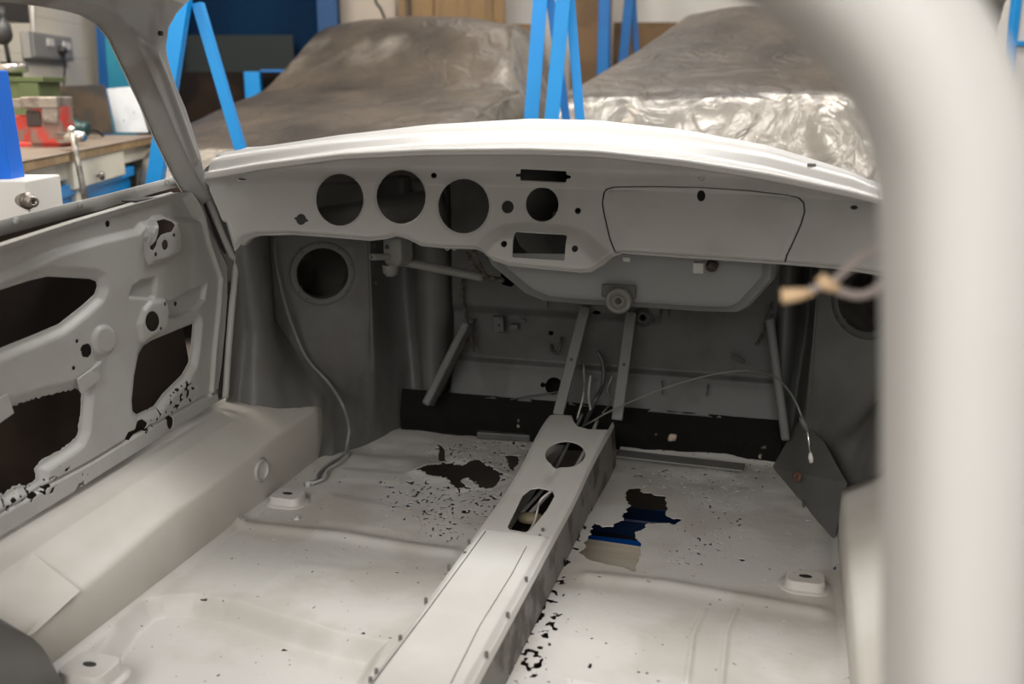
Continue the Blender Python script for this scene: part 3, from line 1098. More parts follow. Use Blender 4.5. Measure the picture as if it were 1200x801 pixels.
cr = curve_on(crest_px, Yc)
lo = curve_on(lower_px, Yl)
dash_low_px = [(262, 262), (272, 296), (279, 287), (286, 279), (298, 275), (340, 274), (385, 277), (430, 281), (448, 279), (462, 275), (476, 279), (490, 287), (520, 290), (556, 291), (566, 294), (580, 302), (600, 308),
               (640, 312), (680, 316), (694, 315), (705, 309), (716, 300), (728, 296), (800, 301), (860, 305), (920, 309), (980, 314), (1040, 323), (1100, 333)]
dash_low = dmap(dash_low_px)
top_line = [(x, z + .004) for x, z in zip(lo[:, 0], lo[:, 2])]
left_px = dmap([(240, 212), (246, 224), (254, 242)])
dash_out = top_line[::-1] + left_px + dash_low
lid_px = [(709, 226), (712, 222), (720, 219.5), (760, 219), (820, 220), (880, 224), (920, 229), (935, 232), (941, 238), (942, 248), (938, 262), (930, 280), (921, 299), (919, 307), (860, 303), (790, 298), (722, 295), (716, 280), (709, 250), (707, 238)]
lid = dmap(lid_px)
gauge = [ell(397.5, 234, 28, 31), ell(469.5, 230.5, 29, 32), ell(543, 241.5, 30, 32.5)]
small = [ell(595, 242.5, 7.2, 7.6), ell(635.5, 239.5, 19.2, 20.3), ell(677.3, 247, 3.6, 3.8), ell(508.5, 205.3, 3.4, 3.6), ell(595, 283.5, 3.6, 3.8), ell(677, 289, 3.7, 4),
         [(610.5, 197.5), (664, 200), (664, 204), (669, 205), (669, 209), (664, 210), (663, 214), (610, 211.5), (610, 207), (604.5, 207), (604.5, 203), (610, 203)],
         [(607, 270), (665, 273.5), (667, 276), (665, 303), (605, 299), (604.5, 296), (606, 272)],
         ell(353, 257, 5.8, 6.5), [(345, 254), (361, 257), (361, 260), (345, 257)], ell(1001, 243, 4.5, 2.6), [(277, 209), (282, 208), (288, 209), (290, 211), (286, 212), (280, 211.5)]]
dholes = [dmap(h) for h in gauge + small]
radio = dmap([(560, 287), (575, 272), (590, 264), (610, 261.5), (640, 262), (670, 266), (688, 273), (700, 284), (716, 297), (716, 330), (560, 330)])
ash = dmap([(444, 282), (452, 274), (462, 270), (472, 272), (482, 280), (488, 292), (440, 292)])
rimsd = [dmap(h) for h in gauge]


def dash_y(X, Z):
    y = Yd0(X, Z)
    y = y - .028 * sstep(-.004, .030, sdpoly(radio, X, Z))
    y = y - .012 * sstep(-.004, .020, sdpoly(ash, X, Z))
    for g in rimsd:
        s = -sdpoly(g, X, Z)
        y = y + .004 * (1 - sstep(0.000, .006, s))
    ld = sdpoly(lid, X, Z)
    # lower edge rolls inward
    e = sdline(dash_low, X, Z)
    y = y + .012 * (1 - sstep(0, .012, e)) ** 2
    # soft bow of the panel on the right and left ends
    return y


def dash_keep(U, V, P):
    f = sdpoly(dash_out, U, V)
    for h in dholes:
        f = np.minimum(f, -sdpoly(h, U, V))
    f = np.minimum(f, -sdpoly(lid, U, V) - .0034)
    return f


dash = sheet('dashboard', lambda U, V: (U, dash_y(U, V), V), -1.235, .235, 640, .52, .81, 190, dash_keep, PRIMER, car, thick=.003, off=0)
lid_h = dmap(ell(822, 229, 5, 6.8))


def lid_keep(U, V, P):
    return np.minimum(sdpoly(lid, U, V), -sdpoly(lid_h, U, V))


lido = sheet('glovebox_lid', lambda U, V: (U, dash_y(U, V) - .001 - .003 * sstep(0, .01, sdpoly(lid, U, V)), V), -.40, .05, 260, .56, .76, 130, lid_keep, PRIMER, dash, thick=.003)
kx, kz = dash_xz(822, 208)
MB().lathe((kx, float(Yd0(np.array(kx), np.array(kz))), kz), (0, -1, 0), [(0, .004), (.0025, .004), (.003, .002), (.005, .002), (.0062, .005), (.0075, .003), (.008, -.001)], 20).build('lock_striker', PRIMER, dash, smooth=True)
# glovebox back-shadow box
gb = MB()
for x0, x1, z0, z1 in ((-.36, .04, .575, .745),):
    pass
# return lip along the lower edge of the dash
lipv = []
LP = [p for p in dash_low[2:]]
for x, z in LP:
    y = float(dash_y(np.array([[x]]), np.array([[z]]))[0, 0])
    lipv.append([(x, y, z + .001), (x, y + .006, z - .004), (x, y + .02, z - .005), (x, y + .034, z - .003)])
nl = len(lipv)
raw('dashboard_lower_lip', [p for c in lipv for p in c], [(i * 4 + j, i * 4 + j + 1, (i + 1) * 4 + j + 1, (i + 1) * 4 + j) for i in range(nl - 1) for j in range(3)], PRIMER, dash, thick=.002)

# ---- scuttle (the bright dash top) ---------------------------------------
xs = np.linspace(-1.192, .235, 90)
crz = np.interp(xs, cr[:, 0], cr[:, 2])
loz = np.interp(xs, lo[:, 0], lo[:, 2])
# profile: fraction from crest(0) to lip(1), extra height
pf = [(-.16, -.30, 0), (-.13, -.06, .0), (-.05, -.01, .002), (0, 0, .002), (.12, .04, .003), (.28, .15, .004), (.42, .34, .002), (.54, .56, -.001), (.66, .72, -.003), (.78, .78, .0), (.88, .82, .002), (.95, .88, .002), (1.0, .97, 0), (1.0, 1.06, -.002), (.94, 1.12, -.002)]
sv = []
for x, zc_, zl_ in zip(xs, crz, loz):
    yc, yl = Yc(x), Yl(x)
    for a, b, h in pf:
        sv.append((x, yc + (yl - yc) * a, zc_ + (zl_ - zc_) * b + h))
m = len(pf)
sc = raw('scuttle_top', sv, [(i * m + j, i * m + j + 1, (i + 1) * m + j + 1, (i + 1) * m + j) for i in range(len(xs) - 1) for j in range(m - 1)], WHITEP, car, thick=.002)
for px, py in ((365, 173), (553, 152.5), (646, 152.5), (743, 158), (951, 193)):
    y = 2.0
    for _ in range(20):
        p = at_y(px, py, y)
        y = .5 * y + .5 * (Yc(p[0]) - .02)
    MB().box(p + np.array([0, 0, .001]), (.016, .008, .004)).build('screen_clip', PRIMER, sc, bev=.001)
# outer cowl forward of the screen, turning down into the wings
ucol = [(u, 0) for u in np.linspace(-1.1, 1.1, 56)]
ucol = [(-1.245, -.75), (-1.245, -.4), (-1.24, -.2), (-1.225, -.09), (-1.19, -.03), (-1.15, -.01)] + ucol + [(1.15, -.01), (1.19, -.03), (1.225, -.09), (1.24, -.2), (1.245, -.4), (1.245, -.75)]
dyv = np.linspace(.022, 1.10, 24)
cv = []
for dyy in dyv:
    for u, dz in ucol:
        x = XM + u * .72
        zc_ = np.interp(x, xs, crz)
        au = abs(u)
        y0 = 2.17 - .27 * min(au, 1.0) ** 2 + .18 * float(sstep(1.0, 1.1, np.array(au)))
        k = float(sstep(0, .12, np.array(dyy)))
        cv.append((x, y0 + dyy, max(-.05, zc_ - .010 + .018 * k * float(sstep(.75, 1.0, np.array(au))) - .06 * dyy * max(0, 1 - u * u) - .07 * dyy ** 2 + dz)))
m = len(ucol)
last = cv[-m:]
for dd, kk in ((.04, .96), (.07, .8), (.08, .4), (.08, .0)):
    cv += [(x, y + dd, z * kk) for x, y, z in last]
raw('front_cowl', cv, [(j * m + i, j * m + i + 1, (j + 1) * m + i + 1, (j + 1) * m + i) for j in range(len(dyv) + 3) for i in range(m - 1)], WHITEP, car, thick=.002)

# ---- under-dash parts ----------------------------------------------------
bin_px = [(574, 296), (580, 309), (600, 326), (618, 341), (640, 350), (690, 354), (760, 358), (820, 362), (862, 363), (874, 357), (903, 325), (905, 300)]
P = [at_y(a, b, 2.13) for a, b in bin_px]
bn = MB()
rings = []
for k, (dy, sc_) in enumerate(((0.02, .94), (0.003, .985), (0, 1.0), (.02, 1.03), (.12, 1.05), (.30, 1.06))):
    cx, cz = -.34, .56
    rings.append([(cx + (p[0] - cx) * sc_, 2.11 + dy + (.02 if k < 1 else 0) * 0, cz + (p[2] - cz) * sc_) for p in P])
# closed front face
m = len(P)
v = [q for r in rings for q in r]
f = [(j * m + i, j * m + i + 1, (j + 1) * m + i + 1, (j + 1) * m + i) for j in range(len(rings) - 1) for i in range(m - 1)] + [list(range(m))]
bn.add(v, f)
binp = bn.build('glovebox_tray', mat('tray_primer', (.24, .248, .245), .5, bump=.05), car, smooth=True)
binp.modifiers.new('e', 'EDGE_SPLIT').split_angle = math.radians(50)
bc = at_y(724, 353, 2.095)
MB().lathe(bc + np.array([0, .03, 0]), (0, -1, 0), [(.029, -.01), (.029, .022), (.026, .027), (.020, .028), (.018, .022), (.013, .022), (.013, .027), (.008, .028), (.0065, .02), (0, .02)], 32).build('support_boss', MIDP, car, smooth=True)
MB().lathe(bc + np.array([0, -.0, 0]), (0, -1, 0), [(0, -.004), (.0062, -.003)], 6).build('hexagon_socket', DARKP, car)
MB().box(at_y(725, 341, 2.118), (.075, .008, .03)).build('support_plate', INNERP, car, bev=.003)
MB().box(at_y(819, 313, 2.075), (.022, .03, .022)).build('lid_stay_bracket', PRIMER, car, bev=.002)
MB().box(at_y(735, 303, 2.075), (.016, .02, .010)).build('lid_stay_bracket', PRIMER, car, bev=.002)
MB().lathe(at_y(834, 312, 2.11), (0, -1, 0), [(0, .01), (.010, .01), (.0125, .0), (.013, -.02)], 18).build('lid_buffer', RUST, car, smooth=True)
# steering column bracket and cross tube
cb = MB()
c = at_y(459, 300, 2.08)
pts = []
for a in range(0, 181, 20):
    pts.append((c[0] + .022 * math.cos(math.radians(180 + a)), c[1], c[2] - .004 + .024 * math.sin(math.radians(180 + a))))
pts += [(c[0] + .022, c[1], c[2] + .045), (c[0] - .022, c[1], c[2] + .045)]
cb.prism(pts, (0.012, .05, 0))
cbo = cb.build('column_bracket', MIDP, car, bev=.006, seg=3)
MB().lathe(at_y(441, 301, 2.05), (-.6, -1, .1), [(.0045, .012), (.0045, .0), (.0045, .014), (.0075, .014), (.0078, 0), (.0078, -.03)], 16).build('bracket_pin', MIDP, cbo, smooth=True)
MB().lathe(at_y(454, 289, 2.078), (0, -1, 0), [(0, .003), (.0055, .0025)], 14).build('bracket_hole', DARKP, cbo)
MB().lathe(at_y(458, 318, 2.09), (0, .2, -1), [(.018, -.02), (.018, .0), (.013, .008), (0, .011)], 18).build('bracket_foot', MIDP, cbo, smooth=True)
cable('cross_tube', [at_y(470, 306, 2.13), at_y(520, 316, 2.17), at_y(566, 325, 2.2)], .0105, MIDP, car, n=16)
cable('cross_tube', [at_y(566, 324, 2.2), at_y(590, 328, 2.24)], .006, RUST, car, n=10)
for px in (533, 541):
    MB().lathe(at_y(px - 8, 290, 2.08), (0, -1, -.1), [(.002, .006), (.004, .008), (.0055, .006), (.0055, -.02)], 12).build('cable_guide', PRIMER, car, smooth=True)
crumb('frayed_loom', [at_y(548, 297, 2.12), at_y(552, 305, 2.13), at_y(556, 312, 2.15), at_y(562, 318, 2.17)], 8)
crumb('frayed_loom', [at_y(556, 294, 2.12), at_y(560, 304, 2.13), at_y(566, 316, 2.15), at_y(570, 324, 2.17)], 9)
# behind the dash: tank front and steering arm seen through the gauge holes
MB().tube([(-1.12, 2.22, .60), (-.80, 2.26, .655)], .035, 20).build('heater_tube', INNERP, car, smooth=True)
cable('heater_elbow', [(-1.02, 2.2, .78), (-1.0, 2.18, .74), (-.97, 2.17, .72), (-.93, 2.19, .715)], .010, PRIMER, car, n=12)
MB().lathe((-.60, 2.42, .68), (0, -1, 0), [(0, .05), (.05, .045), (.075, .02), (.085, -.05)], 32).build('instrument_back_panel', INNERP, car, smooth=True)
MB().box((-.20, 2.3, .66), (.48, .3, .15)).build('glovebox_shell', INNERP, car, bev=.01)
MB().box((-.46, 2.2, .60), (.11, .02, .10)).build('radio_support', INNERP, car, bev=.004)

# ---- A-pillar, side rail and roof ----------------------------------------
PX_ = -1.22


def pil(L): return [tuple(at_x(a, b, PX_)[[1, 2]]) for a, b in L]


pil_out = pil([(262, 212), (243, 196), (240, 180), (231, 150), (222, 122), (211, 96), (204, 74), (199, 54), (199, 38), (205, 24), (214, 12), (226, 0), (240, -12), (262, -40), (200, -90), (-400, -120), (-400, 10), (-200, 4), (0, 0), (30, 3), (60, 7), (90, 12), (112, 18), (130, 28), (146, 45),
               (158, 66), (170, 92), (185, 124), (200, 160), (215, 192), (224, 210), (232, 224), (250, 245)])
pline_in = pil([(150, 40), (168, 52), (182, 66), (190, 84), (200, 110), (214, 148), (228, 186)])


def pil_x(Y, Z):
    s = sdpoly(pil_out, Y, Z)
    x = PX_ - .035 * (1 - sstep(0, .020, s))
    x += .008 * np.exp(-(sdline(pline_in, Y, Z) / .008) ** 2)
    x += .25 * np.maximum(Z - .98, 0) ** 1.0 * .6
    return x


pm = mat('pillar_primer', (.33, .325, .315), .42, n_col=(.20, .18, .165), n_amt=.7, n_scale=9, bump=.15, stretch=(1, 1, .5))
pio = sheet('roof_pillar', lambda U, V: (pil_x(U, V), U, V), .7, 2.06, 420, .66, 1.22, 180, lambda U, V, P: sdpoly(pil_out, U, V), pm, car, thick=.003)
hx = at_x(188.5, 39, PX_ + .022)
MB().lathe(hx, (1, 0, 0), [(0, .004), (.0045, .003), (.005, -.004)], 12).build('visor_hole', DARKP, pio)
# pillar outer wall (gives the pillar its box depth)
sheet('roof_pillar_outer', lambda U, V: (pil_x(U, V) * 0 - 1.262 + .15 * np.maximum(V - .98, 0), U, V), .7, 2.06, 200, .66, 1.22, 90, lambda U, V, P: sdpoly(pil_out, U, V) - .001, PRIMER, car, thick=.003)
# mirrored right pillar
sheet('roof_pillar', lambda U, V: (2 * XM - pil_x(U, V), U, V), .7, 2.06, 240, .66, 1.22, 110, lambda U, V, P: sdpoly(pil_out, U, V), pm, car, thick=.003)
rf = []
ru = np.linspace(-1, 1, 41)
rv = np.linspace(.42, 1.86, 24)
for y in rv:
    for u in ru:
        hw = .735 if y > .9 else .735 - .1 * ((.9 - y) / .48)
        z = 1.245 - .13 * abs(u) ** 3.5 - .035 * ((y - 1.15) / .72) ** 2
        rf.append((XM + u * hw, y - .03 * 0, z))
m = 41
raw('roof_panel', rf, [(j * m + i, j * m + i + 1, (j + 1) * m + i + 1, (j + 1) * m + i) for j in range(23) for i in range(m - 1)], PRIMER, car, thick=.012)

# rear-window surround, close to the camera: swept section
path_px = [(1046, 1150), (1046, 900), (1046, 700), (1046, 500), (1046, 400), (1045, 320), (1043, 260), (1038, 210), (1026, 165), (1007, 122), (980, 82), (946, 45), (905, 12), (870, -10), (820, -32), (740, -55), (600, -75), (300, -85), (-100, -70), (-500, -40)]
YW = .50
base = spline([at_y(a, b, YW) for a, b in path_px], 6)
sec = [(.004, .08), (.0, .065), (-.001, .05), (.0, .036), (.002, .024), (.005, .010), (.009, -.004), (.014, -.014), (.020, -.020), (.027, -.0235), (.036, -.025), (.054, -.020), (.063, -.008), (.0665, .012), (.068, .02), (.071, .05), (.078, .10), (.092, .2)]
rv_, rfaces = [], []
cn = len(base)
for i, p in enumerate(base):
    t = base[min(i + 1, cn - 1)] - base[max(i - 1, 0)]
    t = t / np.linalg.norm(t)
    nrm = np.array([t[2], 0, -t[0]])          # outward (away from the opening)
    if nrm @ (p - np.array([-.35, YW, .85])) < 0:
        nrm = -nrm
    for a, b in sec:
        rv_.append(p + nrm * a + np.array([0, b, 0]))
m = len(sec)
raw('rear_window_surround', rv_, [(i * m + j, i * m + j + 1, (i + 1) * m + j + 1, (i + 1) * m + j) for i in range(cn - 1) for j in range(m - 1)],
    mat('rear_pillar_primer', (.56, .55, .53), .45, n_col=(.50, .44, .37), n_amt=.5, n_scale=5, thr=(.5, .7)), car, thick=.002)
# rear quarters: solid side panels behind the doors
for sgn in (-1, 1):
    x0 = XM + sgn * .775
    qv = [(x0, .95, 0), (x0, .95, 1.10), (x0 - sgn * .02, .75, 1.11), (x0 - sgn * .08, .45, 1.06), (x0 - sgn * .08, .45, 0), (x0 - sgn * .02, .75, 0)]
    if sgn < 0:
        raw('rear_quarter_panel', qv, [(0, 1, 2, 5), (5, 2, 3, 4)], PRIMER, car, thick=.01)
    # B-post of the right side lies behind the surround
# left rear arch hump added at the sill's end, shadow put into its primer
wa = MB()
wv, wf = [], []
for j in range(13):
    a = math.pi / 2 * j / 12
    for i, (x, k) in enumerate(((-1.30, 1.0), (-1.18, 1.0), (-1.09, .97), (-1.05, .85), (-1.04, .5), (-1.04, 0))):
        wv.append((x, 1.13 - .27 * (1 - math.cos(a)) * 1.0 - .0, .02 + .24 * math.sin(a) * k))
for j in range(12):
    for i in range(5):
        wf.append((j * 6 + i, j * 6 + i + 1, (j + 1) * 6 + i + 1, (j + 1) * 6 + i))
wa.add(wv, wf).build('shaded_arch_hump', MIDP, car, smooth=True, thick=.002)

# ================================================================ LOOSE THINGS IN THE SHELL
cc = [at_z(676, 503, .07), at_z(693, 494, .125), at_y(712, 483, 2.31), at_y(740, 470, 2.30), at_y(780, 454, 2.30), at_y(820, 442, 2.30), at_y(850, 436, 2.29), at_y(880, 434, 2.28), at_y(905, 440, 2.20), at_y(920, 452, 2.14), at_y(932, 470, 2.09), at_y(940, 490, 2.06), at_y(943, 502, 2.055)]
cab = empty('control_cable', tuple(cc[0]))
tag(cab, 'thin grey control cable arching from the tunnel towards the right kick panel', 'cable')
MB().tube(spline(cc, 6), .0022, 8).build('cable_sheath', MIDP, cab, smooth=True)
MB().tube(spline([at_y(938, 488, 2.06), at_y(944, 500, 2.055), at_y(947, 505, 2.05)], 4), [.005, .006, .007, .007, .007, .006, .005, .004, .0035], 10).build('cable_ferrule', INNERP, cab, smooth=True)
MB().tube([at_y(946, 504, 2.05), at_y(950, 532, 2.045)], .002, 8).build('inner_wire', CHROME, cab, smooth=True)
MB().tube([at_y(949.5, 530, 2.045), at_y(950, 536, 2.043), at_y(951, 542, 2.04)], [.003, .0055, .004], 10).build('cable_end', SILLP, cab, smooth=True)
MB().lathe(at_y(934, 558, 2.22), (-.7, -.6, .3), [(.0, .001), (.006, .003), (.011, .004), (.013, 0)], 16).build('drain_grommet', mat('brown_rubber', (.10, .045, .03), .6), car, smooth=True)
cable('cable_tie_wire', [at_y(941, 585, 2.2), at_y(943, 600, 2.18), at_y(946, 610, 2.17)], .0025, INNERP, car)

TW = .80
tw = empty('tied_wire_loop', tuple(at_y(1040, 320, TW)))
tag(tw, 'blurred pale twisted wire loop with tan ends hanging beside the near pillar', 'wire')
tw_m = mat('grey_pink_flex', (.42, .36, .33), .5)
tan = mat('tan_insulation', (.85, .60, .36), .5)
MB().tube(spline([at_y(1075, 288, TW + .03), at_y(1035, 292, TW), at_y(1010, 300, TW), at_y(990, 318, TW), at_y(975, 330, TW), at_y(962, 335, TW), at_y(945, 342, TW)], 6), .0032, 8).build('flex_strand', tw_m, tw, smooth=True)
MB().tube(spline([at_y(970, 332, TW), at_y(985, 341, TW), at_y(1005, 346, TW), at_y(1022, 342, TW), at_y(1036, 330, TW), at_y(1060, 310, TW + .02)], 6), .0036, 8).build('flex_strand', tw_m, tw, smooth=True)
MB().tube([at_y(955, 341, TW), at_y(935, 345, TW), at_y(916, 347, TW)], [.0028, .0052, .0062], 10).build('insulated_end', tan, tw, smooth=True)
MB().tube([at_y(960, 324, TW), at_y(970, 333, TW), at_y(982, 338, TW)], [.0042, .0058, .004], 10).build('insulated_end', tan, tw, smooth=True)

# ================================================================ UNDER THE SHELL
bm_ = mat('deep_blue_enamel', (.0, .10, .50), .35)
lift = empty('car_lift', (.1, 2.15, GZ))
tag(lift, 'blue steel lift beams around a dark gap box under the rusted floor, seen through the right hole', 'lift')
MB().box((.12, 2.105, -.165), (1.12, .105, .11)).build('lift_beam', bm_, lift, bev=.006)
MB().box((.10, 2.21, -.185), (1.08, .10, .07)).build('dark_gap_box', DARKP, lift, bev=.004)  # dark box added to stand in for the black gap between the beams
MB().box((.12, 2.305, -.165), (1.12, .075, .11)).build('lift_beam', mat('navy_enamel', (.0, .018, .07), .5), lift, bev=.006)
wb = MB().box((-.32, 1.972, -.098), (.34, .225, .02), rz=math.radians(-3)).build('wooden_board', mat('pale_wood', (.78, .70, .58), .7, n_col=(.66, .56, .42), n_amt=.6, n_scale=3, stretch=(1, 8, 8)), None, bev=.004)
tag(wb, 'pale timber board showing through the hole in the right floor', 'wood board')
for i, (sx, syy) in enumerate(((-.98, 1.2), (-.0, 1.2), (-.98, 2.3), (-.2, 2.45))):
    s = MB()
    s.box((sx, syy, GZ + .01), (.2, .2, .02))
    s.box((sx, syy, GZ + .09), (.09, .09, .14))
    s.box((sx, syy, -.05), (.14, .14, .02))
    o = s.build('axle_stand', bm_, None, bev=.003)
    tag(o, 'short steel stand hidden beneath the floor of the car shell', 'stand', 'stands under the car shell')

# ================================================================ BENCH AND ITS THINGS
CREAM = mat('cream_bench_paint', (.70, .66, .55), .55, n_col=(.50, .43, .32), n_amt=.5, n_scale=5, thr=(.5, .7))
TOPM = mat('worn_bench_top', (.20, .16, .125), .55, n_col=(.14, .10, .075), n_amt=.7, n_scale=5)
EDGE = mat('bench_edge_wood', (.36, .25, .13), .7, n_col=(.22, .13, .06), n_amt=.6, n_scale=12)
HZ = .70
Lb = float(np.linalg.norm(BB - BA))
wbn = empty('workbench', bench(0, .35, GZ))
tag(wbn, 'cream painted steel workbench with worn dark top beyond the door window', 'workbench')


def bb(s0, s1, n0, n1, z0, z1):
    return bench((s0 + s1) / 2, (n0 + n1) / 2, (z0 + z1) / 2), (abs(s1 - s0), abs(n1 - n0), abs(z1 - z0))


def bbox(name, s0, s1, n0, n1, z0, z1, m_, parent, bev=.003):
    c, d = bb(s0, s1, n0, n1, z0, z1)
    return MB().box(c, d, rz=BR).build(name, m_, parent, bev=bev)


bbox('worktop', -.9, Lb, -.0, .70, HZ - .004, HZ, TOPM, wbn)
bbox('worktop_edge', -.9, Lb - .004, .004, .69, HZ - .035, HZ - .004, EDGE, wbn)
for s in (-.85, .62, Lb - .10):
    bbox('leg', s, s + .075, .03, .10, GZ, HZ - .035, CREAM, wbn)
    bbox('leg', s, s + .075, .60, .67, GZ, HZ - .035, CREAM, wbn)
bbox('front_rail', -.85, Lb - .03, .035, .055, HZ - .10, HZ - .035, CREAM, wbn)
bbox('back_panel', -.85, Lb - .03, .66, .67, GZ + .1, HZ - .035, CREAM, wbn)
bbox('end_panel', Lb - .05, Lb - .03, .06, .64, GZ + .1, HZ - .035, CREAM, wbn)


def sofpx(px, py, n=.03):
    """position along the bench front face and height for a pixel"""
    d = ray(px, py)
    o = CAM[:2] - (BA + BN * n)
    # (CAM + t d - BA - n BN) . BN = 0
    t = -(o @ BN) / (d[:2] @ BN)
    P_ = CAM + d * t
    return float((P_[:2] - BA) @ BD), float(P_[2])


s0, z0 = sofpx(78, 205)
s1, z1 = sofpx(140, 196)
dr = bbox('drawer', s0 + .02, s1 + .02, .012, .5, z0 - .055, z0 + .05, CREAM, wbn)
sk, zk_ = sofpx(113, 206, .01)
MB().lathe(bench(sk, .012, zk_), (-BN[0], -BN[1], 0), [(.006, 0), (.006, .012), (.016, .016), (.018, .024), (.012, .032), (0, .034)], 16).build('knob', STEEL, dr, smooth=True)
s2, z2 = sofpx(72, 222)
s3, z3 = sofpx(157, 203)
s3 = min(s3, Lb - .13)
zt = (z2 + z3) / 2
tr = bbox('storage_tray', s2, s3, .05, .45, zt - .20, zt - .02, BLUEL, wbn)
tr['label'] = 'bright blue tray on the lower shelf'
bbox('tray_rim', s2 - .01, s3 + .01, .03, .47, zt - .02, zt + .02, BLUEL, tr)
shf = bbox('lower_shelf', -.80, Lb - .06, .05, .64, zt - .24, zt - .215, CREAM, wbn)

def face(px, py, D):
    """point at horizontal forward distance D"""
    d = ray(px, py)
    e2 = np.array([-sy_, cy_, 0])
    return CAM + d * (D / (d @ e2))



# vice
red = mat('red_vice_paint', (.55, .05, .035), .5, n_col=(.22, .16, .13), n_amt=.9, n_scale=14, thr=(.42, .56), bump=.2)
cast = mat('vice_cast_iron', (.34, .29, .25), .45, metal=.5, n_col=(.17, .13, .11), n_amt=.8, n_scale=18, bump=.4)


def topn(px, py, z=HZ):
    p = at_z(px, py, z)
    v_ = p[:2] - BA
    return float(v_ @ BD), float(v_ @ BN)


sv_, nv_ = topn(62, 172)
vz = empty('bench_vice', bench(sv_, nv_, HZ))
tag(vz, 'red engineer vice with worn grey jaws bolted to the bench top', 'vice')
sc1 = float((at_z(62, 172, HZ) - CAM) @ FWD) / F_PX      # metres per pixel at the vice


def vb(name, px0, px1, py0, py1, dep0, dep1, m_, bev=.004):
    """box facing the camera at the vice: picture extents in px converted to metres at its distance"""
    base = at_z(62, 172, HZ)
    ex = np.array([cy_, sy_, 0])
    ey = np.array([-sy_, cy_, 0])
    c = base + ex * ((px0 + px1) / 2 - 62) * sc1 + ey * (dep0 + dep1) / 2 + np.array([0, 0, 1]) * (172 - (py0 + py1) / 2) * sc1
    M = Matrix.Rotation(YAW, 3, 'Z')
    return MB().box(c, (abs(px1 - px0) * sc1, abs(dep1 - dep0), abs(py1 - py0) * sc1), M=M).build(name, m_, vz, bev=bev, seg=3)


vb('base', 12, 72, 166, 177, -.02, .12, red, .01)
vb('rear_body', 14, 40, 136, 168, .0, .12, red, .01)
vb('moving_jaw', 40, 78, 122, 170, -.03, .10, red, .012)
vb('rear_jaw', 22, 36, 117, 128, -.02, .12, cast, .003)
vb('front_jaw', 36, 78, 115, 128, -.045, .105, cast, .006)
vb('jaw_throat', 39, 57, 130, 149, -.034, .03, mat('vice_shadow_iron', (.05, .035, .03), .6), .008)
vb('jaw_web', 58, 77, 126, 146, -.04, .05, cast, .01)
base = at_z(62, 172, HZ)
ex = np.array([cy_, sy_, 0])
ey = np.array([-sy_, cy_, 0])


def vp(px, py, dep=0.0):
    return base + ex * (px - 62) * sc1 + ey * dep + np.array([0, 0, 1]) * (172 - py) * sc1


MB().tube([face(70, 161, 3.75), face(96, 160, 3.60)], [.019, .019], 18).build('screw_head', CHROME, vz, smooth=True)
MB().tube([face(84, 153, 3.62), face(88, 172, 3.60), face(101, 240, 3.52)], .0105, 14).build('tommy_bar', STEEL, vz, smooth=True)
MB().lathe(face(84, 152, 3.62), (0, 0, 1), [(0, -.014), (.011, -.01), (.0155, 0), (.011, .011), (0, .0145)], 16).build('tommy_bar_ball', CHROME, vz, smooth=True)

# green cabinet, set further back on the bench
GREEN = mat('olive_cabinet', (.085, .11, .04), .5, n_col=(.13, .15, .07), n_amt=.6, n_scale=8)
gs_, gn_ = .10, .46
gp = at_z(27, 150, HZ)


DG = 4.6
g0, g1 = face(4, 150, DG), face(49, 95, DG)
cbx = empty('green_cabinet', (g0[0], g0[1], HZ))
tag(cbx, 'small olive green steel cabinet standing on the bench behind the vice', 'cabinet')
RY = Matrix.Rotation(YAW, 3, 'Z')


def fbox(name, px0, px1, py0, py1, D, depth, m_, parent, bev=.003, zlow=None):
    a, b = face(px0, py0, D), face(px1, py1, D)
    a2, b2 = a.copy(), b.copy()
    z0_, z1_ = min(a[2], b[2]), max(a[2], b[2])
    if zlow is not None:
        z0_ = zlow
    pr = (min(max(py0, 0), 200) + min(max(py1, 0), 200)) / 2
    ha, hb_ = face(px0, pr, D), face(px1, pr, D)
    wdt = abs((hb_ - ha) @ np.array([cy_, sy_, 0]))
    mid = (ha + hb_) / 2
    mid = mid + np.array([-sy_, cy_, 0]) * depth / 2
    mid[2] = (z0_ + z1_) / 2
    return MB().box(mid, (wdt, depth, z1_ - z0_), M=RY).build(name, m_, parent, bev=bev)


fbox('cabinet_body', 6, 48, 150, 95, DG, .22, GREEN, cbx, zlow=HZ)
fbox('cabinet_top', 4, 50, 96, 90, DG - .01, .24, GREEN, cbx)
fbox('cabinet_door', 24, 47, 148, 97, DG - .008, .01, GREEN, cbx, zlow=HZ + .01)
ck = empty('lathe_chuck', tuple(face(13, 90, DG + .08)))
tag(ck, 'bright steel lathe chuck with key lying on the green cabinet', 'chuck')
cp_c = face(13, 90, DG + .08)
MB().lathe(cp_c + np.array([0, 0, .0]), (0, 0, 1), [(0, 0), (.05, 0), (.05, .018), (.075, .02), (.075, .05), (.065, .064), (.03, .066), (.026, .045), (0, .045)], 28).build('chuck_body', CHROME, ck, smooth=True)
MB().tube([cp_c + np.array([.0, 0, .05]), cp_c + np.array([-.008, 0, .15])], .010, 10).build('chuck_key', DARKP, ck, smooth=True)
# drill head at the very left
dk = empty('pillar_drill', tuple(face(-30, 150, 4.7)))
tag(dk, 'black pillar drill head and chuck poking in at the far left edge', 'drill')
dm = mat('black_drill_paint', (.03, .028, .027), .4)
q = face(2, 30, 4.55)
MB().lathe(q + np.array([0, 0, .08]), (0, 0, -1), [(0, 0), (.020, 0), (.022, .04), (.022, .06), (.036, .075), (.040, .12), (.034, .14), (.015, .16), (0, .16)], 24).build('chuck', dm, dk, smooth=True)
fbox('drill_head', -60, -4, 22, -60, 4.5, .3, dm, dk)
fbox('drill_column', -45, -30, 160, 22, 4.65, .06, STEEL, dk, zlow=HZ)

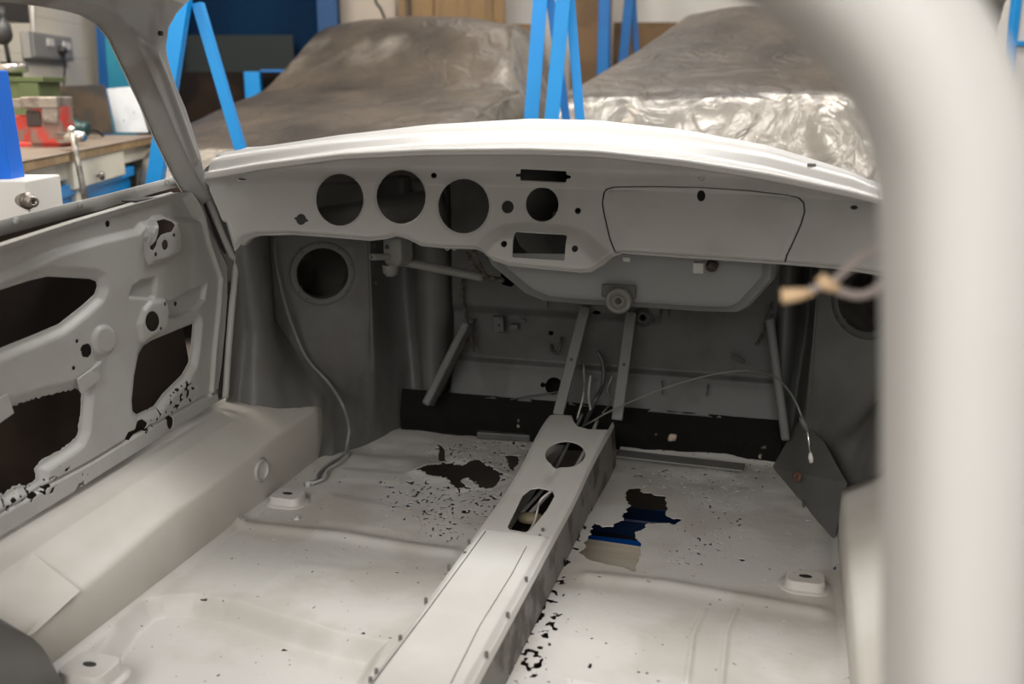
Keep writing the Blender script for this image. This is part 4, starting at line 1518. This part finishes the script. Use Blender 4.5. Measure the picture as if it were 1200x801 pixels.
# wall sockets: on the bench wall plane
def wallp(px, py, n=.925):
    d = ray(px, py)
    o = CAM[:2] - (BA + BN * n)
    t = -(o @ BN) / (d[:2] @ BN)
    return CAM + d * t


NW = Vector((-BN[0], -BN[1], 0))
sk_ = empty('double_wall_socket', tuple(wallp(50, 56)))
tag(sk_, 'grey metal-clad double wall socket on the cream wall with conduit above', 'socket')
SOCK = mat('grey_metalclad', (.27, .262, .245), .6)


def wbox(name, px0, px1, py0, py1, dep, m_, parent, n=.925, bev=.003):
    a, b = wallp(px0, py0, n), wallp(px1, py1, n)
    L_ = abs((b[:2] - a[:2]) @ BD)
    mid = (a + b) / 2
    mid[:2] += np.array([NW.x, NW.y]) * dep / 2
    return MB().box(mid, (L_, dep, abs(b[2] - a[2])), rz=BR).build(name, m_, parent, bev=bev)


wbox('socket_box', 27, 75, 68, 44, .045, SOCK, sk_)
fp = wbox('face_plate', 30, 73, 66, 46, .050, SOCK, sk_)
wbox('switch', 45, 52, 54, 46, .056, WALLW, sk_)
wbox('switch', 64, 72, 58, 50, .056, WALLW, sk_)
MB().tube([wallp(33, -40) + np.array([NW.x, NW.y, 0]) * .012, wallp(37, 43) + np.array([NW.x, NW.y, 0]) * .012], .010, 10).build('conduit', WALLW, sk_, smooth=True)
pg = empty('black_plug', tuple(wallp(59, 60)))
tag(pg, 'black mains plug in the wall socket with its cable hanging down', 'plug')
o3 = np.array([NW.x, NW.y, 0])
MB().lathe(wallp(59, 59) + o3 * .05, NW, [(.026, 0), (.028, .01), (.024, .03), (.016, .045), (0, .048)], 20).build('plug_body', DARKP, pg, smooth=True)
MB().tube(spline([wallp(60, 62) + o3 * .07, wallp(62, 75) + o3 * .07, wallp(65, 95) + o3 * .05, wallp(68, 130) + o3 * .03, wallp(70, 175) + o3 * .02], 5), [.009] * 6 + [.006] * 15, 8).build('cable', DARKP, pg, smooth=True)

# sheets leaning at the back of the bench, from near to far
def leaner(name, pts, D, th, m_, label, cat, lean=0.0, zlow=None):
    P_ = [face(a, b, D) for a, b in pts]
    e2 = np.array([-sy_, cy_, 0])
    zb = min(p[2] for p in P_)
    P_ = [p + e2 * lean * (p[2] - zb) for p in P_]
    if zlow is not None:
        for p in P_:
            if p[2] < zb + .12:
                p[2] = zlow
    o = MB().prism(P_, tuple(e2 * th)).build(name, m_, None, bev=.001)
    return tag(o, label, cat)


DB = 3.9
blk = mat('dark_steel_sheet', (.045, .042, .042), .35, n_col=(.10, .07, .045), n_amt=.8, n_scale=5)
leaner('steel_sheet', [(58, 175), (58, 101), (122, 99), (135, 175)], 5.05, .008, blk, 'dark steel sheet leaning on the cream wall behind the vice', 'metal sheet', zlow=HZ)
wm = mat('white_board', (.66, .68, .70), .5, n_col=(.52, .54, .58), n_amt=.5, n_scale=10, speck=((.12, .13, .15), 35, .70, .8))
leaner('white_board', [(137, 165), (125, 104), (158, 101), (174, 165)], 5.2, .012, wm, 'scuffed white panel leaning at the right end of the workbench', 'panel', zlow=HZ)
teal = mat('teal_tint_sheet', (.01, .15, .24), .3, n_col=(.02, .20, .27), n_amt=.7, n_scale=4)
leaner('teal_sheet', [(131, 200), (123, 44), (185, 44), (195, 200)], 5.9, .010, teal, 'dusty teal blue sheet standing behind the white panel', 'metal sheet', zlow=GZ)
leaner('black_board', [(166, 240), (156, 90), (206, 80), (206, 240)], 5.75, .012, mat('black_brown_board', (.022, .018, .017), .6), 'black-brown board standing behind the roof pillar beside the teal sheet', 'board', zlow=GZ)
bl = mat('royal_blue_panel', (.0, .09, .30), .5)
leaner('blue_sheet', [(118, 220), (108, -60), (206, -60), (206, 220)], 6.95, .03, bl, 'royal blue upright panel at the end of the cream wall', 'panel', zlow=GZ)

# angle grinder on bench
gr = empty('angle_grinder', tuple(at_z(92, 152, HZ)))
tag(gr, 'dark green power grinder lying on the bench with a black lead', 'grinder')
gm = mat('green_tool_plastic', (.008, .04, .038), .4)
gpa, gpb = face(80, 146, 4.55), face(104, 150, 4.55)
gpa[2] = HZ + .05
gpb[2] = HZ + .04
MB().tube(spline([gpa, gpa * .5 + gpb * .5, gpb], 4), [.036, .042, .043, .041, .036, .033, .033, .036, .026], 16).build('grinder_body', gm, gr, smooth=True)
gpc = face(120, 152, 4.7)
gpc[2] = HZ + .006
MB().tube(spline([gpb, gpb * .5 + gpc * .5 + np.array([0, 0, .012]), gpc], 6), .006, 8).build('power_lead', DARKP, gr, smooth=True)
MB().lathe(gpa + np.array([0, 0, -.03]), (0, 0, 1), [(0, 0), (.045, 0), (.045, .004), (.02, .012), (.02, .03), (0, .03)], 20).build('grinding_head', DARKP, gr, smooth=True)

# ================================================================ LIFT POST NEAR THE LEFT EDGE
DLp = 2.35
lp = empty('lift_post', tuple(face(-40, 215, DLp)))
tag(lp, 'bright blue lift post with a white block and steel bolt, left edge', 'lift post')
brt = mat('bright_blue_enamel', (.0, .14, .70), .35)
a, b, c, d = face(-8, 82, DLp), face(14, 216, DLp), face(-90, 216, DLp), face(-90, 82, DLp)
e2 = np.array([-sy_, cy_, 0])
MB().prism([a, b, c, d], tuple(e2 * .07)).build('post', brt, lp, bev=.003)
wt = mat('white_block_paint', (.76, .74, .71), .5)
p1, p2 = face(-90, 300, DLp - .05), face(30, 212, DLp - .05)
mid = (p1 + p2) / 2 + e2 * .09
zt_, zb_ = p2[2], GZ
wblk = MB().box((mid[0], mid[1], (zt_ + zb_) / 2), (abs((p2 - p1) @ ex), .18, zt_ - zb_), M=RY).build('white_block', wt, lp, bev=.004)
bc_ = face(31, 235, DLp - .05)
MB().lathe(bc_, tuple(ex * .75 - e2 * .66), [(.018, -.02), (.018, .004), (.020, .006), (.014, .008), (.013, .014), (.013, .036), (.011, .038), (.006, .038), (.006, .03), (0, .03)], 20).build('bolt', STEEL, lp, smooth=True)

# ================================================================ BLUE A-FRAME STANDS
def aframe(name, bars, D, label, w=None, extra=None):
    """bars: (px,py,px2,py2,width_px,dD) in front of/behind the nominal distance"""
    root = empty(name, tuple(face(bars[0][2], 300, D)))
    root.location.z = GZ
    tag(root, label, 'stand', 'blue steel stands beyond the windscreen')
    for (x0, y0, x1, y1, wp, dD, m_) in bars:
        Dd = D + dD
        p0, p1 = face(x0, y0, Dd), face(x1, y1, Dd)
        dirv = (p1 - p0) / (p1[2] - p0[2])
        ptop = p0 + dirv * (1.75 - p0[2]) if y0 <= 0 else p0
        pbot = p1 + dirv * (GZ - p1[2]) if y1 >= 100 else p1
        wm_ = wp * Dd / F_PX
        MB().bar(ptop, pbot, wm_, .05, side=tuple(ex)).build('leg' if y1 >= 80 else 'brace', m_, root, bev=.002)
    return root


DK = BLUE
aframe('a_frame_stand', [(214, 0, 196, 120, 17, 0, BLUEL), (232, 4, 266, 120, 11, .05, BLUEL)], 3.75, 'light blue A-frame stand seen just right of the roof pillar')
aframe('a_frame_stand', [(633, 0, 622, 145, 16, 0, BLUEL), (645, 0, 664, 145, 9, .12, BLUE)], 3.85, 'light blue A-frame stand, left one of the pair between the covered cars')
aframe('a_frame_stand', [(660, 0, 646, 145, 16, -.1, BLUEL), (668, 0, 680, 145, 10, .0, BLUEL)], 3.65, 'light blue A-frame stand, right one of the pair between the covered cars')
aframe('a_frame_stand', [(708, 0, 705, 110, 12, 0, BLUE), (713, 0, 713, 110, 4, .1, BLUE)], 6.95, 'darker blue upright stand behind the left edge of the silver-skirted cover')
aframe('a_frame_stand', [(737, 0, 727, 100, 10, 0, BLUE), (742, 0, 748, 100, 6, .1, BLUE)], 7.25, 'darker blue A-frame stand furthest right, half hidden by the silver-skirted cover')
sf = empty('low_blue_frame', (0, 0, 0))
sf.location = tuple(face(296, 120, 6.6))
sf.location.z = GZ
tag(sf, 'low blue steel frame beside the left covered car windscreen', 'frame')
fbox('leg', 287, 305, 130, 84, 6.6, .07, BLUEL, sf, zlow=GZ)
fbox('cross_rail', 305, 345, 84.5, 81.5, 6.62, .06, BLUE, sf)
fbox('leg', 336, 345, 120, 81.5, 6.65, .06, BLUE, sf, zlow=GZ)

# back-of-shop panels (y from the camera about 6.5 m)
navy = mat('navy_sheet', (.0, .014, .045), .8, spec=.15, n_col=(.0, .022, .06), n_amt=.6, n_scale=1.5)
grn = mat('grey_green_sheet', (.030, .036, .036), .8, spec=.15)
blkb = mat('black_brown_crate', (.010, .007, .006), .8, spec=.15, n_col=(.03, .018, .012), n_amt=.7, n_scale=3)


def backpanel(name, px0, px1, py0, py1, D, th, m_, label, cat, zlow=GZ, dark=None):
    o = fbox(name, px0, px1, py0, py1, D, th, m_, None, bev=.004, zlow=zlow)
    return tag(o, label, cat)


backpanel('navy_panel', 190, 398, 60, -80, 7.3, .04, navy, 'tall dark navy panel behind the left A-frame stand', 'panel')
backpanel('grey_panel', 195, 345, 120, 41, 7.15, .03, grn, 'dull grey-green sheet leaning in front of the navy panel', 'panel')
backpanel('black_crate', 190, 345, 150, 84, 6.75, .2, blkb, 'low black-brown crate behind the left covered car bonnet', 'crate')
backpanel('blue_post', 372, 396, 60, -80, 7.2, .04, mat('deep_blue_post', (.0, .05, .17), .6), 'dark blue upright post beside the pale board at the back', 'post')
bgm = mat('beige_board', (.50, .43, .36), .7)
backpanel('beige_board', 393, 464, 60, -60, 7.45, .03, bgm, 'pale beige board at the back, left of the wooden cabinet', 'board')
wdm = mat('varnished_wood', (.22, .125, .035), .5, n_col=(.16, .085, .025), n_amt=.8, n_scale=3, stretch=(6, 6, .6))
wcab = empty('wooden_cabinet', tuple(face(527, 60, 7.4)))
wcab.location.z = GZ
tag(wcab, 'brown wooden cabinet standing behind the roof of the left covered car', 'cabinet')
fbox('cabinet_body', 467, 592, 60, -80, 7.4, .25, wdm, wcab, zlow=GZ)
fbox('door', 482, 508, 50, -70, 7.38, .02, wdm, wcab, zlow=GZ + .1)
fbox('door', 510, 577, 50, -70, 7.38, .02, wdm, wcab, zlow=GZ + .1)
fbox('corner_post', 476, 481, 50, -70, 7.36, .02, mat('dark_wood', (.06, .04, .02), .6), wcab, zlow=GZ)
ply = mat('plywood_brown', (.20, .115, .05), .65, n_col=(.13, .075, .035), n_amt=.7, n_scale=4)
backpanel('plywood_sheet', 598, 638, 140, 28, 7.55, .02, ply, 'brown plywood sheet between the left cover and the stands', 'board')
backpanel('plywood_sheet', 668, 716, 140, -60, 7.45, .02, ply, 'tall brown plywood sheet behind the paired stands', 'board')
backpanel('plywood_sheet', 718, 800, 140, 26, 7.6, .02, ply, 'low brown plywood sheet behind the right covered car edge', 'board')
cable('hanging_lead', [face(438, -30, 7.2), face(440, 0, 7.2), face(446, 10, 7.2), face(452, 24, 7.2)], .01, DARKP, None)
tag(bpy.data.objects['hanging_lead'], 'black lead hanging in front of the pale beige board', 'cable')

# ================================================================ COVERED CARS
def cover_mat(name):
    m_ = bpy.data.materials.new(name)
    m_.use_nodes = True
    nt = m_.node_tree
    b = nt.nodes['Principled BSDF']
    tc = nt.nodes.new('ShaderNodeTexCoord')
    # fine crinkles
    vo = nt.nodes.new('ShaderNodeTexVoronoi')
    vo.feature = 'DISTANCE_TO_EDGE'
    vo.inputs['Scale'].default_value = 7
    nz = nt.nodes.new('ShaderNodeTexNoise')
    nz.inputs['Scale'].default_value = 5
    nz.inputs['Detail'].default_value = 8
    nz.inputs['Distortion'].default_value = 1.5
    nt.links.new(tc.outputs['Object'], nz.inputs['Vector'])
    mv = nt.nodes.new('ShaderNodeMix')
    mv.data_type = 'RGBA'
    mv.inputs[0].default_value = .35
    nt.links.new(tc.outputs['Object'], mv.inputs[6])
    nt.links.new(nz.outputs['Color'], mv.inputs[7])
    nt.links.new(mv.outputs[2], vo.inputs['Vector'])
    b1_ = nt.nodes.new('ShaderNodeBump')
    b1_.inputs['Strength'].default_value = .75
    b1_.inputs['Distance'].default_value = .03
    nt.links.new(nz.outputs[0], b1_.inputs['Height'])
    b2_ = nt.nodes.new('ShaderNodeBump')
    b2_.inputs['Strength'].default_value = .25
    b2_.inputs['Distance'].default_value = .02
    nt.links.new(vo.outputs['Distance'], b2_.inputs['Height'])
    nt.links.new(b1_.outputs[0], b2_.inputs['Normal'])
    nt.links.new(b2_.outputs[0], b.inputs['Normal'])
    # settled dust: on faces that look upward, broken by noise
    ge = nt.nodes.new('ShaderNodeNewGeometry')
    sp = nt.nodes.new('ShaderNodeSeparateXYZ')
    nt.links.new(ge.outputs['True Normal'], sp.inputs[0])
    ab = nt.nodes.new('ShaderNodeMath')
    ab.operation = 'ABSOLUTE'
    nt.links.new(sp.outputs[2], ab.inputs[0])
    n2 = nt.nodes.new('ShaderNodeTexNoise')
    n2.inputs['Scale'].default_value = 3
    n2.inputs['Detail'].default_value = 6
    nt.links.new(tc.outputs['Object'], n2.inputs['Vector'])
    ad = nt.nodes.new('ShaderNodeMath')
    ad.operation = 'MULTIPLY_ADD'
    ad.inputs[1].default_value = .8
    nt.links.new(n2.outputs[0], ad.inputs[0])
    nt.links.new(ab.outputs[0], ad.inputs[2])
    mr = nt.nodes.new('ShaderNodeMapRange')
    mr.interpolation_type = 'SMOOTHSTEP'
    mr.inputs['From Min'].default_value = .86
    mr.inputs['From Max'].default_value = 1.16
    nt.links.new(ad.outputs[0], mr.inputs[0])
    mx = nt.nodes.new('ShaderNodeMix')
    mx.data_type = 'RGBA'
    mx.inputs[6].default_value = (.34, .315, .28, 1)
    n3 = nt.nodes.new('ShaderNodeTexNoise')
    n3.inputs['Scale'].default_value = 2.2
    n3.inputs['Detail'].default_value = 7
    nt.links.new(tc.outputs['Object'], n3.inputs['Vector'])
    cr_ = nt.nodes.new('ShaderNodeValToRGB')
    cr_.color_ramp.elements[0].position = .35
    cr_.color_ramp.elements[0].color = (.040, .035, .032, 1)
    cr_.color_ramp.elements[1].position = .68
    cr_.color_ramp.elements[1].color = (.105, .084, .066, 1)
    nt.links.new(n3.outputs[0], cr_.inputs[0])
    nt.links.new(cr_.outputs[0], mx.inputs[7])
    nt.links.new(mr.outputs[0], mx.inputs[0])
    nt.links.new(mx.outputs[2], b.inputs['Base Color'])
    rr_ = nt.nodes.new('ShaderNodeMapRange')
    rr_.inputs['To Min'].default_value = .22
    rr_.inputs['To Max'].default_value = .34
    nt.links.new(mr.outputs[0], rr_.inputs[0])
    nt.links.new(rr_.outputs[0], b.inputs['Roughness'])
    me_ = nt.nodes.new('ShaderNodeMapRange')
    me_.inputs['To Min'].default_value = .40
    me_.inputs['To Max'].default_value = .0
    nt.links.new(mr.outputs[0], me_.inputs[0])
    nt.links.new(me_.outputs[0], b.inputs['Metallic'])
    return m_


COVER = cover_mat('dusty_plastic_cover')


def covered_car(loc, heading, sprof, label, seed, skirt=0.0):
    """sprof rows: s, half width at skirt, belt height, half width at top, top height"""
    root = empty('covered_car', (loc[0], loc[1], GZ))
    tag(root, label, 'covered car', 'cars under plastic covers')
    sp = np.array(sprof)
    ns, ntv = 220, 181
    ss = np.linspace(sp[0, 0], sp[-1, 0], ns)
    def ip(k):
        v_ = np.interp(ss, sp[:, 0], sp[:, k])
        ker = np.hanning(17)
        ker /= ker.sum()
        vp_ = np.pad(v_, 8, mode='edge')
        return np.convolve(vp_, ker, 'valid')
    w0, hb, wt_, ht = ip(1), ip(2), ip(3), ip(4)
    T = np.linspace(-1, 1, ntv)
    V = np.zeros((ns, ntv, 3))
    for i in range(ns):
        key_t = [0, .18, .42, .60, .86, 1]
        xs_ = np.interp(np.abs(T), key_t, [0, wt_[i] * .55, wt_[i], w0[i] * .93, w0[i] * 1.0, w0[i] * 1.04])
        zs_ = np.interp(np.abs(T), key_t, [ht[i] + .015, ht[i], ht[i] - .045 * min(1, max(.2, (ht[i] - hb[i]) / .3)), hb[i], hb[i] * .42, 0])
        ker = np.hanning(13)
        ker /= ker.sum()
        xs_ = np.convolve(np.pad(xs_ * np.sign(T), 6, mode='reflect', reflect_type='odd'), ker, 'valid')
        zs_ = np.convolve(np.pad(zs_, 6, mode='reflect', reflect_type='odd'), ker, 'valid')
        V[i, :, 0] = ss[i]
        V[i, :, 1] = xs_
        V[i, :, 2] = zs_
    # normals by differences
    du = np.gradient(V, axis=0)
    dv = np.gradient(V, axis=1)
    N = np.cross(du, dv)
    N /= np.linalg.norm(N, axis=2, keepdims=True) + 1e-9
    N *= np.sign(N[..., 2:3] + .001)
    A, B = V[..., 0], V[..., 1]
    Zc = V[..., 2]
    r1 = 1 - 2 * np.abs(fbm(A * 2.1 + Zc * 1.3, B * 2.4 + Zc, seed, 3) - .5)
    r2 = 1 - 2 * np.abs(fbm(A * 6 + B * 2, B * 5 - Zc * 2, seed + 5, 3) - .5)
    steep = 1 - np.abs(N[..., 2])
    amp = .012 + .05 * sstep(.2, .8, steep)
    # hanging folds on steep cloth follow the drop
    fold = np.sin((A * 9 + B * 9) + 5 * fbm(A * 3, B * 3, seed + 9, 2)) * .018 * sstep(.35, .9, steep)
    disp = amp * (r1 - .7) * .8 + amp * .5 * (r2 - .7) + fold
    V = V + N * disp[..., None]
    ca, sa = math.cos(heading), math.sin(heading)
    X = loc[0] + V[..., 0] * ca - V[..., 1] * sa
    Y = loc[1] + V[..., 0] * sa + V[..., 1] * ca
    Z = GZ + np.maximum(V[..., 2], 0.004)
    Pp = np.stack([X, Y, Z], -1).reshape(-1, 3)
    idx = np.arange(ns * ntv).reshape(ns, ntv)
    q_ = np.stack([idx[:-1, :-1], idx[1:, :-1], idx[1:, 1:], idx[:-1, 1:]], -1).reshape(-1, 4).tolist()
    o = raw('plastic_cover', Pp, q_, COVER, root)
    return root


# local s axis: + towards the bonnet (camera side)
covered_car((-2.15, 5.75), math.radians(-91),
            [(-1.0, .5, .10, .4, .12), (-.92, .74, .9, .50, 1.05), (-.55, .78, 1.0, .57, 1.46), (-.3, .79, 1.05, .60, 1.52), (.10, .80, 1.08, .60, 1.53), (.22, .80, 1.10, .61, 1.48), (.60, .80, 1.10, .70, 1.14), (.9, .79, 1.06, .66, 1.09), (1.5, .76, .93, .6, .98), (1.85, .72, .82, .5, .86), (1.92, .68, .05, .5, .08)],
            'car under a dusty brown plastic cover, left one beyond the windscreen', 3)
covered_car((-.02, 5.55), math.radians(-96),
            [(-1.2, .5, .10, .4, .12), (-1.1, .74, .9, .55, 1.1), (-.7, .78, 1.0, .55, 1.45), (-.2, .80, 1.05, .56, 1.54), (.10, .82, 1.08, .58, 1.55), (.30, .83, 1.08, .6, 1.49), (1.48, .86, 1.05, .78, 1.12), (1.53, .86, .95, .78, 1.06), (1.60, .88, .3, .82, .35), (1.64, .9, .01, .84, .02)],
            'car under a silver-skirted plastic cover, right one beyond the windscreen', 8)

# things seen past the rear pillar, right edge
rp = empty('white_cabinet', tuple(face(1230, 200, 5.0)))
rp.location.z = GZ
tag(rp, 'white cabinet with blue edge trim glimpsed past the near pillar, top right', 'cabinet')
fbox('cabinet_body', 1186, 1420, 300, -60, 5.0, .4, WALLW, rp, zlow=GZ)
fbox('edge_trim', 1178, 1186, 300, -60, 4.98, .05, BLUEL, rp, zlow=GZ)
fbox('shelf_strip', 1190, 1400, 54, 48, 4.97, .03, BLUEL, rp)
